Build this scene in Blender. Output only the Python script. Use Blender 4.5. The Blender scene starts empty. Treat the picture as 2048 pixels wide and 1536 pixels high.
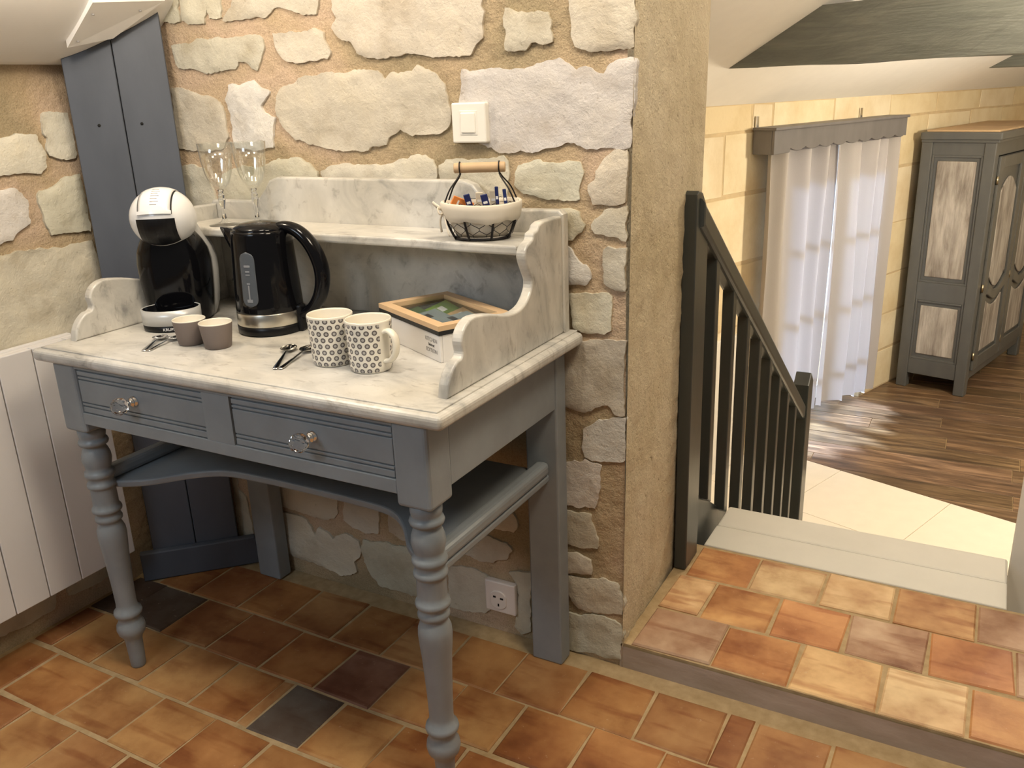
import bpy, bmesh, math, random
from mathutils import Vector, Matrix, noise
from mathutils.geometry import delaunay_2d_cdt

scene = bpy.context.scene
C = scene.collection
R = math.radians

# ------------------------------------------------------------------ camera
cam_data = bpy.data.cameras.new('camera')
cam = bpy.data.objects.new('camera', cam_data)
C.objects.link(cam)
cam_data.sensor_fit = 'HORIZONTAL'
cam_data.sensor_width = 36.0
cam_data.lens = 30.579
cam_data.clip_start = 0.02
cam.matrix_world = Matrix(((0.87674072, -0.12317188, 0.46492408, 1.65213703),
                           (0.47962459, 0.29597626, -0.82604982, -1.01130648),
                           (-0.03586037, 0.94722054, 0.3185707, 1.21192247),
                           (0, 0, 0, 1)))
scene.camera = cam

# ------------------------------------------------------------------ world, lights, exposure
scene.view_settings.view_transform = 'Standard'
scene.view_settings.look = 'None'
scene.view_settings.gamma = 1.0
scene.view_settings.use_curve_mapping = False
scene.view_settings.exposure = 0.12
world = bpy.data.worlds.new('world')
scene.world = world
world.use_nodes = True
world.node_tree.nodes['Background'].inputs[0].default_value = (1.0, 0.93, 0.82, 1)
world.node_tree.nodes['Background'].inputs[1].default_value = 0.14

def area(name, loc, target, size, power, color, size_y=None):
    d = bpy.data.lights.new(name, 'AREA')
    d.energy = power
    d.color = color
    d.size = size
    if size_y:
        d.shape = 'RECTANGLE'
        d.size_y = size_y
    o = bpy.data.objects.new(name, d)
    C.objects.link(o)
    o.location = loc
    o.rotation_euler = (Vector(target) - Vector(loc)).to_track_quat('-Z', 'Y').to_euler()
    return o

def point(name, loc, radius, power, color):
    d = bpy.data.lights.new(name, 'POINT')
    d.energy = power
    d.color = color
    d.shadow_soft_size = radius
    o = bpy.data.objects.new(name, d)
    C.objects.link(o)
    o.location = loc
    return o

# upper room: warm ceiling lamps, an added table fill, cool daylight from a roof window behind on the left
point('ceiling_spot_light', (0.20, 0.02, 1.56), 0.05, 6.6, (1.0, 0.85, 0.66))
area('ceiling_lamp_light', (1.80, -0.10, 2.25), (1.05, 0.50, 0.5), 0.45, 16.0, (1.0, 0.85, 0.64))
area('table_fill_light', (0.95, -0.20, 2.28), (0.70, 0.45, 0.75), 0.30, 11.5, (1.0, 0.88, 0.72))  # added fill that brightens the marble and stone wall, not a real lamp
area('window_daylight', (0.42, -1.35, 1.62), (0.5, 0.05, 0.66), 0.55, 6.8, (0.74, 0.87, 1.0), 0.4)
# lower room: warm lamp and an added stair fill, daylight outside the curtained window
point('stair_fill_light', (1.75, 2.15, 1.72), 0.10, 22.0, (1.0, 0.88, 0.70))  # fill added to light the beam's near face, ceiling slope and treads
point('lower_room_lamp_light', (2.75, 3.7, 1.10), 0.12, 165.0, (1.0, 0.86, 0.64))
area('outside_daylight', (-0.95, 5.20, -0.05), (0.85, 4.60, -0.45), 1.6, 160.0, (0.56, 0.72, 1.0), 1.8)
sun_data = bpy.data.lights.new('sun', 'SUN')
sun_data.energy = 38.0
sun_data.color = (0.52, 0.70, 1.0)
sun_data.angle = R(7)
sun = bpy.data.objects.new('sun', sun_data)
C.objects.link(sun)
sun.location = (-3.0, 6.5, 2.0)
sun.rotation_euler = Vector((0.9455 * math.cos(R(21)), -0.3256 * math.cos(R(21)), -math.sin(R(21)))).to_track_quat('-Z', 'Y').to_euler()

# ------------------------------------------------------------------ helpers
def link(o, parent=None):
    C.objects.link(o)
    if parent is not None:
        o.parent = parent
    return o

def tag(o, label, cat, group=None):
    o['label'] = label
    o['category'] = cat
    if group:
        o['group'] = group
    return o

def thing(name, label, cat, loc=(0, 0, 0), rotz=0.0, group=None):
    o = bpy.data.objects.new(name, None)
    o.empty_display_size = 0.05
    o.location = loc
    o.rotation_euler = (0, 0, rotz)
    link(o)
    return tag(o, label, cat, group)

def obj(name, me, mat, parent=None, smooth=False):
    if isinstance(me, bmesh.types.BMesh):
        bm = me
        me = bpy.data.meshes.new(name)
        bmesh.ops.recalc_face_normals(bm, faces=bm.faces[:])
        bm.to_mesh(me)
        bm.free()
    if mat is not None and not me.materials:
        me.materials.append(mat)
    if smooth:
        for p in me.polygons:
            p.use_smooth = True
    o = bpy.data.objects.new(name, me)
    return link(o, parent)

def struct(o):
    o['kind'] = 'structure'
    return o

def bm_box(bm, x0, x1, y0, y1, z0, z1, bev=0.0, seg=2, mtx=None):
    r = bmesh.ops.create_cube(bm, size=1.0)
    vs = r['verts']
    for v in vs:
        v.co = Vector((x0 + (v.co.x + .5) * (x1 - x0), y0 + (v.co.y + .5) * (y1 - y0), z0 + (v.co.z + .5) * (z1 - z0)))
    if mtx is not None:
        for v in vs:
            v.co = mtx @ v.co
    if bev > 0:
        es = list({e for v in vs for e in v.link_edges})
        bmesh.ops.bevel(bm, geom=es, offset=bev, segments=seg, affect='EDGES', profile=0.5)
    return bm

def box(name, x0, x1, y0, y1, z0, z1, mat, parent=None, bev=0.0, seg=2, mtx=None):
    bm = bmesh.new()
    bm_box(bm, x0, x1, y0, y1, z0, z1, bev, seg, mtx)
    return obj(name, bm, mat, parent)

def bm_prism(bm, pts, fn, d0, d1, bev=0.0, seg=2):
    """pts: 2D outline, fn(a,b,d)->Vector"""
    n = len(pts)
    lo = [bm.verts.new(fn(p[0], p[1], d0)) for p in pts]
    hi = [bm.verts.new(fn(p[0], p[1], d1)) for p in pts]
    f0 = bm.faces.new(lo)
    f1 = bm.faces.new(hi[::-1])
    for i in range(n):
        j = (i + 1) % n
        bm.faces.new((lo[i], hi[i], hi[j], lo[j]))
    if bev > 0:
        es = [e for e in set(f0.edges) | set(f1.edges)]
        bmesh.ops.recalc_face_normals(bm, faces=bm.faces[:])
        bmesh.ops.bevel(bm, geom=es, offset=bev, segments=seg, affect='EDGES', profile=0.5)
    return bm

def bm_lathe(bm, prof, seg=32, mtx=None, cap=True):
    """prof: list of (r,z)"""
    rings = []
    for r, z in prof:
        if r < 1e-6:
            v = bm.verts.new((0, 0, z))
            rings.append([v])
        else:
            rings.append([bm.verts.new((r * math.cos(2 * math.pi * i / seg), r * math.sin(2 * math.pi * i / seg), z)) for i in range(seg)])
    for a, b in zip(rings[:-1], rings[1:]):
        for i in range(seg):
            j = (i + 1) % seg
            if len(a) == 1 and len(b) == 1:
                continue
            if len(a) == 1:
                bm.faces.new((a[0], b[i], b[j]))
            elif len(b) == 1:
                bm.faces.new((a[i], a[j], b[0]))
            else:
                bm.faces.new((a[i], a[j], b[j], b[i]))
    if cap:
        for rg in (rings[0], rings[-1]):
            if len(rg) > 1:
                bm.faces.new(rg)
    if mtx is not None:
        bmesh.ops.transform(bm, matrix=mtx, verts=[v for rg in rings for v in rg])
    return bm

def lathe(name, prof, mat, parent=None, seg=32, mtx=None, cap=True):
    bm = bmesh.new()
    bm_lathe(bm, prof, seg, mtx, cap)
    return obj(name, bm, mat, parent, smooth=True)

def smooth_pts(pts, n=6, closed=False):
    pts = [Vector(p) for p in pts]
    out = []
    m = len(pts)
    rng = range(m if closed else m - 1)
    for i in rng:
        p0 = pts[(i - 1) % m] if (closed or i > 0) else pts[0]
        p1 = pts[i]
        p2 = pts[(i + 1) % m]
        p3 = pts[(i + 2) % m] if (closed or i + 2 < m) else pts[-1]
        for k in range(n):
            t = k / n
            out.append(0.5 * ((2 * p1) + (p2 - p0) * t + (2 * p0 - 5 * p1 + 4 * p2 - p3) * t * t + (3 * p1 - p0 - 3 * p2 + p3) * t ** 3))
    if not closed:
        out.append(pts[-1])
    return out

def bm_tube(bm, pts, rad, seg=8, closed=False, sy=1.0):
    pts = [Vector(p) for p in pts]
    n = len(pts)
    rads = rad if isinstance(rad, (list, tuple)) else [rad] * n
    rings = []
    t0 = (pts[1] - pts[0]).normalized()
    ref = Vector((0, 0, 1)) if abs(t0.z) < .9 else Vector((1, 0, 0))
    nrm = (ref - t0 * ref.dot(t0)).normalized()
    for i in range(n):
        if closed:
            t = (pts[(i + 1) % n] - pts[i - 1]).normalized()
        else:
            t = (pts[min(i + 1, n - 1)] - pts[max(i - 1, 0)]).normalized()
        nrm = (nrm - t * nrm.dot(t)).normalized()
        bi = t.cross(nrm)
        rings.append([bm.verts.new(pts[i] + rads[i] * (nrm * math.cos(2 * math.pi * k / seg) + sy * bi * math.sin(2 * math.pi * k / seg))) for k in range(seg)])
    for i in range(n if closed else n - 1):
        a, b = rings[i], rings[(i + 1) % n]
        for k in range(seg):
            l = (k + 1) % seg
            bm.faces.new((a[k], a[l], b[l], b[k]))
    if not closed:
        bm.faces.new(rings[0])
        bm.faces.new(rings[-1])
    return bm

def tube(name, pts, rad, mat, parent=None, seg=8, closed=False, sy=1.0):
    bm = bmesh.new()
    bm_tube(bm, pts, rad, seg, closed, sy)
    return obj(name, bm, mat, parent, smooth=True)

def bm_loft(bm, sections, cap=True):
    rings = [[bm.verts.new(p) for p in s] for s in sections]
    n = len(rings[0])
    for a, b in zip(rings[:-1], rings[1:]):
        for i in range(n):
            j = (i + 1) % n
            bm.faces.new((a[i], a[j], b[j], b[i]))
    if cap:
        bm.faces.new(rings[0])
        bm.faces.new(rings[-1])
    return bm

def text_mesh(name, body, size, mat, parent, mtx, depth=0.0002, align='CENTER'):
    cu = bpy.data.curves.new('lettering_curve', 'FONT')
    cu.body = body
    cu.size = size
    cu.align_x = align
    cu.extrude = depth
    tmp = bpy.data.objects.new('lettering_tmp', cu)
    C.objects.link(tmp)
    dg = bpy.context.evaluated_depsgraph_get()
    me = bpy.data.meshes.new_from_object(tmp.evaluated_get(dg))
    bpy.data.objects.remove(tmp)
    bpy.data.curves.remove(cu)
    me.transform(mtx)
    me.materials.clear()
    return obj(name, me, mat, parent)

# ------------------------------------------------------------------ materials
def mat_new(name):
    m = bpy.data.materials.new(name)
    m.use_nodes = True
    nt = m.node_tree
    b = nt.nodes['Principled BSDF']
    return m, nt, b

def N(nt, t, **kw):
    n = nt.nodes.new(t)
    for k, v in kw.items():
        if k == 'inp':
            for kk, vv in v.items():
                n.inputs[kk].default_value = vv
        else:
            setattr(n, k, v)
    return n

def simple(name, col, rough=0.5, metal=0.0, spec=0.5, coat=0.0, trans=0.0, ior=1.45):
    m, nt, b = mat_new(name)
    b.inputs['Base Color'].default_value = (*col, 1)
    b.inputs['Roughness'].default_value = rough
    b.inputs['Metallic'].default_value = metal
    b.inputs['Specular IOR Level'].default_value = spec
    b.inputs['Coat Weight'].default_value = coat
    b.inputs['Transmission Weight'].default_value = trans
    b.inputs['IOR'].default_value = ior
    return m

def ramp(nt, fac, stops):
    r = nt.nodes.new('ShaderNodeValToRGB')
    el = r.color_ramp.elements
    while len(el) < len(stops):
        el.new(0.5)
    for e, (p, c) in zip(el, stops):
        e.position = p
        e.color = (*c, 1) if len(c) == 3 else c
    nt.links.new(fac, r.inputs['Fac'])
    return r

def noise_node(nt, scale, detail=4, rough=0.55, coord='Object', dist=0.0, stretch=None, rnd=False):
    tc = nt.nodes.new('ShaderNodeTexCoord')
    mp = nt.nodes.new('ShaderNodeMapping')
    nt.links.new(tc.outputs[coord], mp.inputs['Vector'])
    if stretch:
        mp.inputs['Scale'].default_value = stretch
    if rnd:
        oi = nt.nodes.new('ShaderNodeObjectInfo')
        ml = N(nt, 'ShaderNodeMath', operation='MULTIPLY', inp={1: 37.0})
        nt.links.new(oi.outputs['Random'], ml.inputs[0])
        cb = nt.nodes.new('ShaderNodeCombineXYZ')
        for i in range(3):
            nt.links.new(ml.outputs[0], cb.inputs[i])
        nt.links.new(cb.outputs[0], mp.inputs['Location'])
    n = nt.nodes.new('ShaderNodeTexNoise')
    n.inputs['Scale'].default_value = scale
    n.inputs['Detail'].default_value = detail
    n.inputs['Roughness'].default_value = rough
    n.inputs['Distortion'].default_value = dist
    nt.links.new(mp.outputs[0], n.inputs['Vector'])
    return n

def mixc(nt, fac, a, b, mode='MIX'):
    m = nt.nodes.new('ShaderNodeMix')
    m.data_type = 'RGBA'
    m.blend_type = mode
    for sock, v in ((m.inputs[0], fac), (m.inputs[6], a), (m.inputs[7], b)):
        if hasattr(v, 'is_linked') or hasattr(v, 'links'):
            nt.links.new(v, sock)
        elif isinstance(v, (tuple, list)):
            sock.default_value = (*v, 1) if len(v) == 3 else v
        else:
            sock.default_value = v
    return m.outputs[2]

def bump(nt, b, h, strength=0.3, dist=0.01, prev=None):
    bp = nt.nodes.new('ShaderNodeBump')
    bp.inputs['Strength'].default_value = strength
    bp.inputs['Distance'].default_value = dist
    nt.links.new(h, bp.inputs['Height'])
    if prev is not None:
        nt.links.new(prev.outputs[0], bp.inputs['Normal'])
    nt.links.new(bp.outputs[0], b.inputs['Normal'])
    return bp

def objcol(nt):
    return nt.nodes.new('ShaderNodeObjectInfo').outputs['Color']

M = {}
# limestone blocks, tint from each block
m, nt, b = mat_new('limestone')
n1 = noise_node(nt, 9, 6, .6, rnd=True)
n2 = noise_node(nt, 60, 7, .72, rnd=True)
r1 = ramp(nt, n1.outputs[0], [(.30, (.80, .76, .70)), (.5, (1, 1, 1)), (.72, (1.06, 1.04, .99))])
c = mixc(nt, 1.0, objcol(nt), r1.outputs[0], 'MULTIPLY')
r2 = ramp(nt, n2.outputs[0], [(.27, (.52, .46, .37)), (.37, (1, 1, 1))])
c = mixc(nt, .8, c, r2.outputs[0], 'MULTIPLY')
nt.links.new(c, b.inputs['Base Color'])
b.inputs['Roughness'].default_value = .92
b.inputs['Specular IOR Level'].default_value = .15
n4 = noise_node(nt, 16, 8, .72, dist=.5, rnd=True)
bp = bump(nt, b, n2.outputs[0], .55, .006)
bp = bump(nt, b, n4.outputs[0], .40, .012, bp)
bump(nt, b, n1.outputs[0], .4, .014, bp)
M['limestone'] = m
# sand and lime mortar
m, nt, b = mat_new('mortar')
n1 = noise_node(nt, 3.2, 3, .5)
n2 = noise_node(nt, 260, 3, .7)
n3 = noise_node(nt, 34, 5, .65)
r1 = ramp(nt, n1.outputs[0], [(.40, (.37, .30, .19)), (.50, (.50, .385, .25)), (.60, (.56, .425, .31)), (.72, (.52, .42, .29))])
r2 = ramp(nt, n2.outputs[0], [(.3, (.72, .70, .66)), (.6, (1.05, 1.05, 1.05))])
c = mixc(nt, .8, r1.outputs[0], r2.outputs[0], 'MULTIPLY')
r3 = ramp(nt, n3.outputs[0], [(.25, (.55, .5, .42)), (.40, (1, 1, 1))])
c = mixc(nt, .6, c, r3.outputs[0], 'MULTIPLY')
nt.links.new(c, b.inputs['Base Color'])
b.inputs['Roughness'].default_value = .95
b.inputs['Specular IOR Level'].default_value = .1
bp = bump(nt, b, n2.outputs[0], .5, .004)
bump(nt, b, n3.outputs[0], .7, .010, bp)
M['mortar'] = m
# roughcast plaster of the wall end
m, nt, b = mat_new('rough_plaster')
n1 = noise_node(nt, 4, 4, .5)
n2 = noise_node(nt, 120, 4, .7)
n3 = noise_node(nt, 90, 5, .7)
r1 = ramp(nt, n1.outputs[0], [(.3, (.60, .50, .33)), (.6, (.72, .62, .45)), (.8, (.75, .66, .50))])
r3 = ramp(nt, n3.outputs[0], [(.30, (.36, .29, .19)), (.38, (1, 1, 1))])
c = mixc(nt, .85, r1.outputs[0], r3.outputs[0], 'MULTIPLY')
nt.links.new(c, b.inputs['Base Color'])
b.inputs['Roughness'].default_value = .95
b.inputs['Specular IOR Level'].default_value = .1
bp = bump(nt, b, n2.outputs[0], .6, .005)
bump(nt, b, n3.outputs[0], .8, .008, bp)
M['rough_plaster'] = m
# terracotta
m, nt, b = mat_new('terracotta')
n1 = noise_node(nt, 11, 5, .6, rnd=True)
n2 = noise_node(nt, 6, 3, .5, stretch=(.7, 4, 1), rnd=True)
n3 = noise_node(nt, 95, 3, .6, rnd=True)
n0 = noise_node(nt, 4.5, 4, .6, rnd=True)
r0 = ramp(nt, n0.outputs[0], [(.34, (.66, .54, .48)), (.47, (1, 1, 1)), (.64, (1.28, 1.48, 1.62))])
c = mixc(nt, 1.0, objcol(nt), r0.outputs[0], 'MULTIPLY')
r1 = ramp(nt, n1.outputs[0], [(.30, (.72, .62, .56)), (.48, (1, 1, 1)), (.72, (1.22, 1.30, 1.34))])
c = mixc(nt, .9, c, r1.outputs[0], 'MULTIPLY')
r2 = ramp(nt, n2.outputs[0], [(.34, (.66, .48, .40)), (.44, (1, 1, 1))])
c = mixc(nt, .7, c, r2.outputs[0], 'MULTIPLY')
r3 = ramp(nt, n3.outputs[0], [(.68, (0, 0, 0)), (.76, (1, 1, 1))])
sc = N(nt, 'ShaderNodeMath', operation='MULTIPLY', inp={1: .30})
nt.links.new(r3.outputs[0], sc.inputs[0])
c = mixc(nt, sc.outputs[0], c, (.62, .48, .34))
nt.links.new(c, b.inputs['Base Color'])
b.inputs['Roughness'].default_value = .55
b.inputs['Specular IOR Level'].default_value = .35
bp = bump(nt, b, n3.outputs[0], .12, .003)
bump(nt, b, n1.outputs[0], .25, .006, bp)
M['terracotta'] = m
# grout
m, nt, b = mat_new('grout')
n1 = noise_node(nt, 40, 5, .6)
r1 = ramp(nt, n1.outputs[0], [(.3, (.34, .24, .12)), (.7, (.46, .34, .19))])
nt.links.new(r1.outputs[0], b.inputs['Base Color'])
b.inputs['Roughness'].default_value = .95
bump(nt, b, n1.outputs[0], .4, .004)
M['grout'] = m
# trowelled cement of the step
m, nt, b = mat_new('cement')
n1 = noise_node(nt, 7, 5, .6, stretch=(1, 3, 3))
r1 = ramp(nt, n1.outputs[0], [(.3, (.33, .26, .20)), (.7, (.44, .36, .31))])
nt.links.new(r1.outputs[0], b.inputs['Base Color'])
b.inputs['Roughness'].default_value = .9
bump(nt, b, n1.outputs[0], .3, .006)
M['cement'] = m
# marble
m, nt, b = mat_new('marble')
n1 = noise_node(nt, 7, 8, .62, dist=1.1, stretch=(1, 1.7, 1))
n2 = noise_node(nt, 3, 3, .5)
n3 = noise_node(nt, 30, 5, .6, dist=.6, stretch=(1, 2.2, 1))
r1 = ramp(nt, n1.outputs[0], [(.30, (.30, .30, .30)), (.45, (.53, .525, .505)), (.64, (.66, .65, .625))])
r2 = ramp(nt, n2.outputs[0], [(.35, (.93, .89, .81)), (.65, (1, 1, 1))])
c = mixc(nt, 1, r1.outputs[0], r2.outputs[0], 'MULTIPLY')
r3 = ramp(nt, n3.outputs[0], [(.30, (.58, .56, .54)), (.42, (1, 1, 1))])
c = mixc(nt, .7, c, r3.outputs[0], 'MULTIPLY')
nt.links.new(c, b.inputs['Base Color'])
b.inputs['Roughness'].default_value = .32
M['marble'] = m

def paint(name, col, rough=.42, streak=False, var=.12):
    m, nt, b = mat_new(name)
    n1 = noise_node(nt, 14, 4, .55, stretch=(1, 1, .35) if streak else None, rnd=True)
    k = 1 - var
    r1 = ramp(nt, n1.outputs[0], [(.3, tuple(k * x for x in col)), (.7, tuple((1 + var * .5) * x for x in col))])
    nt.links.new(r1.outputs[0], b.inputs['Base Color'])
    b.inputs['Roughness'].default_value = rough
    n2 = noise_node(nt, 160, 2, .5, stretch=(1, 1, .1) if streak else None)
    bump(nt, b, n2.outputs[0], .06, .002)
    return m

M['table_paint'] = paint('table_paint', (.245, .272, .295), .38)
M['board_paint'] = paint('board_paint', (.085, .096, .12), .5, True)
M['rail_paint'] = paint('rail_paint', (.045, .050, .048), .30, True)
M['wardrobe_paint'] = paint('wardrobe_paint', (.105, .105, .10), .40, True)
M['valance_paint'] = paint('valance_paint', (.165, .155, .155), .5, True)
M['tread_paint'] = paint('tread_paint', (.64, .62, .56), .35, var=.03)
M['white_wall'] = paint('white_wall', (.74, .70, .63), .7, var=.03)
M['ceiling_white'] = paint('ceiling_white', (.86, .84, .81), .85, var=.02)
M['radiator_white'] = paint('radiator_white', (.72, .70, .69), .45, var=.02)
# weathered whitewashed wood
m, nt, b = mat_new('whitewashed_wood')
n1 = noise_node(nt, 5, 6, .65, stretch=(3, 3, .5), dist=.4, rnd=True)
n2 = noise_node(nt, 40, 4, .6, stretch=(2, 2, .15), rnd=True)
r1 = ramp(nt, n1.outputs[0], [(.30, (.17, .14, .12)), (.48, (.38, .34, .30)), (.68, (.56, .52, .47))])
r2 = ramp(nt, n2.outputs[0], [(.3, (.68, .66, .64)), (.6, (1, 1, 1))])
c = mixc(nt, .7, r1.outputs[0], r2.outputs[0], 'MULTIPLY')
nt.links.new(c, b.inputs['Base Color'])
b.inputs['Roughness'].default_value = .6
M['whitewashed_wood'] = m
# dark plank floor
m, nt, b = mat_new('plank_wood')
n1 = noise_node(nt, 4, 6, .65, stretch=(.7, 6, 1), dist=.5, rnd=True)
n2 = noise_node(nt, 20, 5, .65, stretch=(.4, 6, 1), rnd=True)
r1 = ramp(nt, n1.outputs[0], [(.28, (.045, .028, .017)), (.5, (.155, .095, .053)), (.72, (.34, .22, .125))])
r2 = ramp(nt, n2.outputs[0], [(.3, (.5, .48, .46)), (.6, (1.1, 1.08, 1.05))])
c = mixc(nt, .75, r1.outputs[0], r2.outputs[0], 'MULTIPLY')
c = mixc(nt, 1, c, objcol(nt), 'MULTIPLY')
nt.links.new(c, b.inputs['Base Color'])
b.inputs['Roughness'].default_value = .34
M['plank_wood'] = m
# grey painted old beam
m, nt, b = mat_new('beam_wood')
n1 = noise_node(nt, 3, 7, .7, stretch=(.6, 1, 5), dist=.8)
n2 = noise_node(nt, 22, 5, .6, stretch=(.3, 1, 4))
r1 = ramp(nt, n1.outputs[0], [(.3, (.085, .092, .08)), (.55, (.125, .13, .113)), (.78, (.20, .20, .17))])
nt.links.new(r1.outputs[0], b.inputs['Base Color'])
b.inputs['Roughness'].default_value = .6
bp = bump(nt, b, n2.outputs[0], .25, .008)
bump(nt, b, n1.outputs[0], .3, .02, bp)
M['beam_wood'] = m
# pale ashlar of the lower room
m, nt, b = mat_new('ashlar')
n1 = noise_node(nt, 4, 5, .6, rnd=True)
n2 = noise_node(nt, 50, 4, .6, rnd=True)
r1 = ramp(nt, n1.outputs[0], [(.3, (.86, .80, .70)), (.6, (1, 1, 1))])
c = mixc(nt, 1, objcol(nt), r1.outputs[0], 'MULTIPLY')
nt.links.new(c, b.inputs['Base Color'])
b.inputs['Roughness'].default_value = .9
bump(nt, b, n2.outputs[0], .3, .006)
M['ashlar'] = m
M['ashlar_mortar'] = paint('ashlar_mortar', (.62, .48, .29), .95)
M['cream_tile'] = paint('cream_tile', (.80, .73, .62), .35, var=.03)
# curtain cloth
m, nt, b = mat_new('curtain_cloth')
out = nt.nodes['Material Output']
tr = N(nt, 'ShaderNodeBsdfTranslucent', inp={0: (.075, .075, .08, 1)})
b.inputs['Base Color'].default_value = (.64, .59, .55, 1)
b.inputs['Roughness'].default_value = .9
b.inputs['Specular IOR Level'].default_value = .1
mx = N(nt, 'ShaderNodeMixShader', inp={0: .36})
nt.links.new(b.outputs[0], mx.inputs[1])
nt.links.new(tr.outputs[0], mx.inputs[2])
nt.links.new(mx.outputs[0], out.inputs['Surface'])
wv = noise_node(nt, 220, 2, .5)
bump(nt, b, wv.outputs[0], .15, .002)
M['curtain_cloth'] = m

M['liner_cloth'] = paint('liner_cloth', (.66, .60, .50), .9, var=.06)
M['chrome'] = simple('chrome', (.86, .86, .86), .10, 1.0)
M['steel'] = simple('steel', (.60, .57, .50), .28, 1.0)
M['glass'] = simple('glass', (1, 1, 1), .01, 0, .5, 0, 1.0, 1.46)
m, nt, b = mat_new('thin_glass')
out = nt.nodes['Material Output']
tp = N(nt, 'ShaderNodeBsdfTransparent', inp={0: (.97, .98, .975, 1)})
gl = N(nt, 'ShaderNodeBsdfGlossy', inp={0: (1, 1, 1, 1), 'Roughness': .02})
lw = N(nt, 'ShaderNodeLayerWeight', inp={0: .35})
rl_ = ramp(nt, lw.outputs['Facing'], [(0.0, (.07, .07, .07)), (.5, (.16, .16, .16)), (1.0, (.85, .85, .85))])
mx = nt.nodes.new('ShaderNodeMixShader')
nt.links.new(rl_.outputs[0], mx.inputs[0])
nt.links.new(tp.outputs[0], mx.inputs[1])
nt.links.new(gl.outputs[0], mx.inputs[2])
nt.links.new(mx.outputs[0], out.inputs['Surface'])
M['thin_glass'] = m
m2 = M['thin_glass'].copy()
m2.name = 'pane_glass'
for nd in m2.node_tree.nodes:
    if nd.type == 'VALTORGB':
        for e, v in zip(nd.color_ramp.elements, (.03, .05, .5)):
            e.color = (v, v, v, 1)
M['pane_glass'] = m2
M['black_gloss'] = simple('black_gloss', (.004, .004, .005), .09, 0, .30)
M['black_satin'] = simple('black_satin', (.006, .006, .007), .32, 0, .3)
M['white_gloss'] = simple('white_gloss', (.74, .74, .74), .16)
M['silver_plastic'] = simple('silver_plastic', (.52, .52, .51), .30, .2)
M['switch_plastic'] = simple('switch_plastic', (.80, .77, .70), .35)
M['socket_plastic'] = simple('socket_plastic', (.80, .74, .70), .35)
M['dark_hole'] = simple('dark_hole', (.01, .01, .01), .8)
M['ceramic'] = simple('ceramic', (.80, .75, .64), .14)
M['taupe'] = simple('taupe', (.165, .132, .115), .6)
M['black_wire'] = simple('black_wire', (.012, .010, .010), .45, .3)
M['dowel_wood'] = paint('dowel_wood', (.55, .38, .22), .6, var=.1)
M['frame_wood'] = paint('frame_wood', (.62, .43, .25), .55, var=.08)
M['box_white'] = simple('box_white', (.76, .74, .72), .5)
M['box_black'] = simple('box_black', (.010, .010, .010), .45)
M['print_grey'] = simple('print_grey', (.30, .29, .28), .7)
M['print_black'] = simple('print_black', (.02, .02, .02), .7)
M['print_white'] = simple('print_white', (.8, .8, .8), .6)
M['gauge'] = simple('gauge', (.075, .085, .10), .3)
M['gauge_mark'] = simple('gauge_mark', (.22, .23, .25), .5)
M['navy'] = simple('navy', (.012, .022, .11), .4)
M['orange_paper'] = simple('orange_paper', (.75, .25, .06), .5)
M['beige_paper'] = simple('beige_paper', (.62, .55, .43), .6)
M['green_paper'] = paint('green_paper', (.20, .36, .03), .45, var=.4)
M['darkgreen_paper'] = paint('darkgreen_paper', (.06, .12, .03), .45, var=.4)
M['grey_paper'] = paint('grey_paper', (.20, .25, .27), .45, var=.2)
M['tan_paper'] = paint('tan_paper', (.45, .30, .14), .45, var=.3)
M['brass'] = simple('brass', (.5, .42, .28), .35, 1.0)
M['red_plastic'] = simple('red_plastic', (.06, .006, .010), .4)

# mug glaze with a print of small rings, left out beside the handle
m, nt, b = mat_new('ring_print_glaze')
tc = nt.nodes.new('ShaderNodeTexCoord')
sp = nt.nodes.new('ShaderNodeSeparateXYZ')
nt.links.new(tc.outputs['Object'], sp.inputs[0])
def mth(op, a, b2=None, c3=None):
    n = nt.nodes.new('ShaderNodeMath')
    n.operation = op
    for i, v in enumerate((a, b2, c3)):
        if v is None:
            continue
        if isinstance(v, (int, float)):
            n.inputs[i].default_value = v
        else:
            nt.links.new(v, n.inputs[i])
    return n.outputs[0]
th = mth('ARCTAN2', sp.outputs[1], sp.outputs[0])
NU = 18
row = mth('DIVIDE', sp.outputs[2], .0113)
rowi = mth('FLOOR', row)
odd = mth('MODULO', rowi, 2.0)
uu = mth('MULTIPLY', th, NU / (2 * math.pi))
uu = mth('ADD', uu, mth('MULTIPLY', odd, .5))
du = mth('SUBTRACT', mth('FRACT', mth('ADD', uu, 100.0)), .5)
dv = mth('SUBTRACT', mth('FRACT', row), .5)
dx = mth('MULTIPLY', du, 2 * math.pi * .039 / NU)
dz = mth('MULTIPLY', dv, .0113)
dd = mth('SQRT', mth('ADD', mth('MULTIPLY', dx, dx), mth('MULTIPLY', dz, dz)))
ring = mth('MULTIPLY', mth('LESS_THAN', dd, .0046), mth('GREATER_THAN', dd, .0023))
dot = mth('LESS_THAN', dd, .0023)
away = mth('GREATER_THAN', mth('ABSOLUTE', th), .30)
low = mth('LESS_THAN', sp.outputs[2], .0868)
outer = mth('GREATER_THAN', mth('SQRT', mth('ADD', mth('MULTIPLY', sp.outputs[0], sp.outputs[0]), mth('MULTIPLY', sp.outputs[1], sp.outputs[1]))), .0355)
msk = mth('MULTIPLY', mth('MULTIPLY', away, low), outer)
c = mixc(nt, mth('MULTIPLY', ring, msk), (.80, .76, .67), (.12, .108, .105))
c = mixc(nt, mth('MULTIPLY', dot, msk), c, (.42, .40, .38))
nt.links.new(c, b.inputs['Base Color'])
b.inputs['Roughness'].default_value = .13
M['ring_print_glaze'] = m

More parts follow.
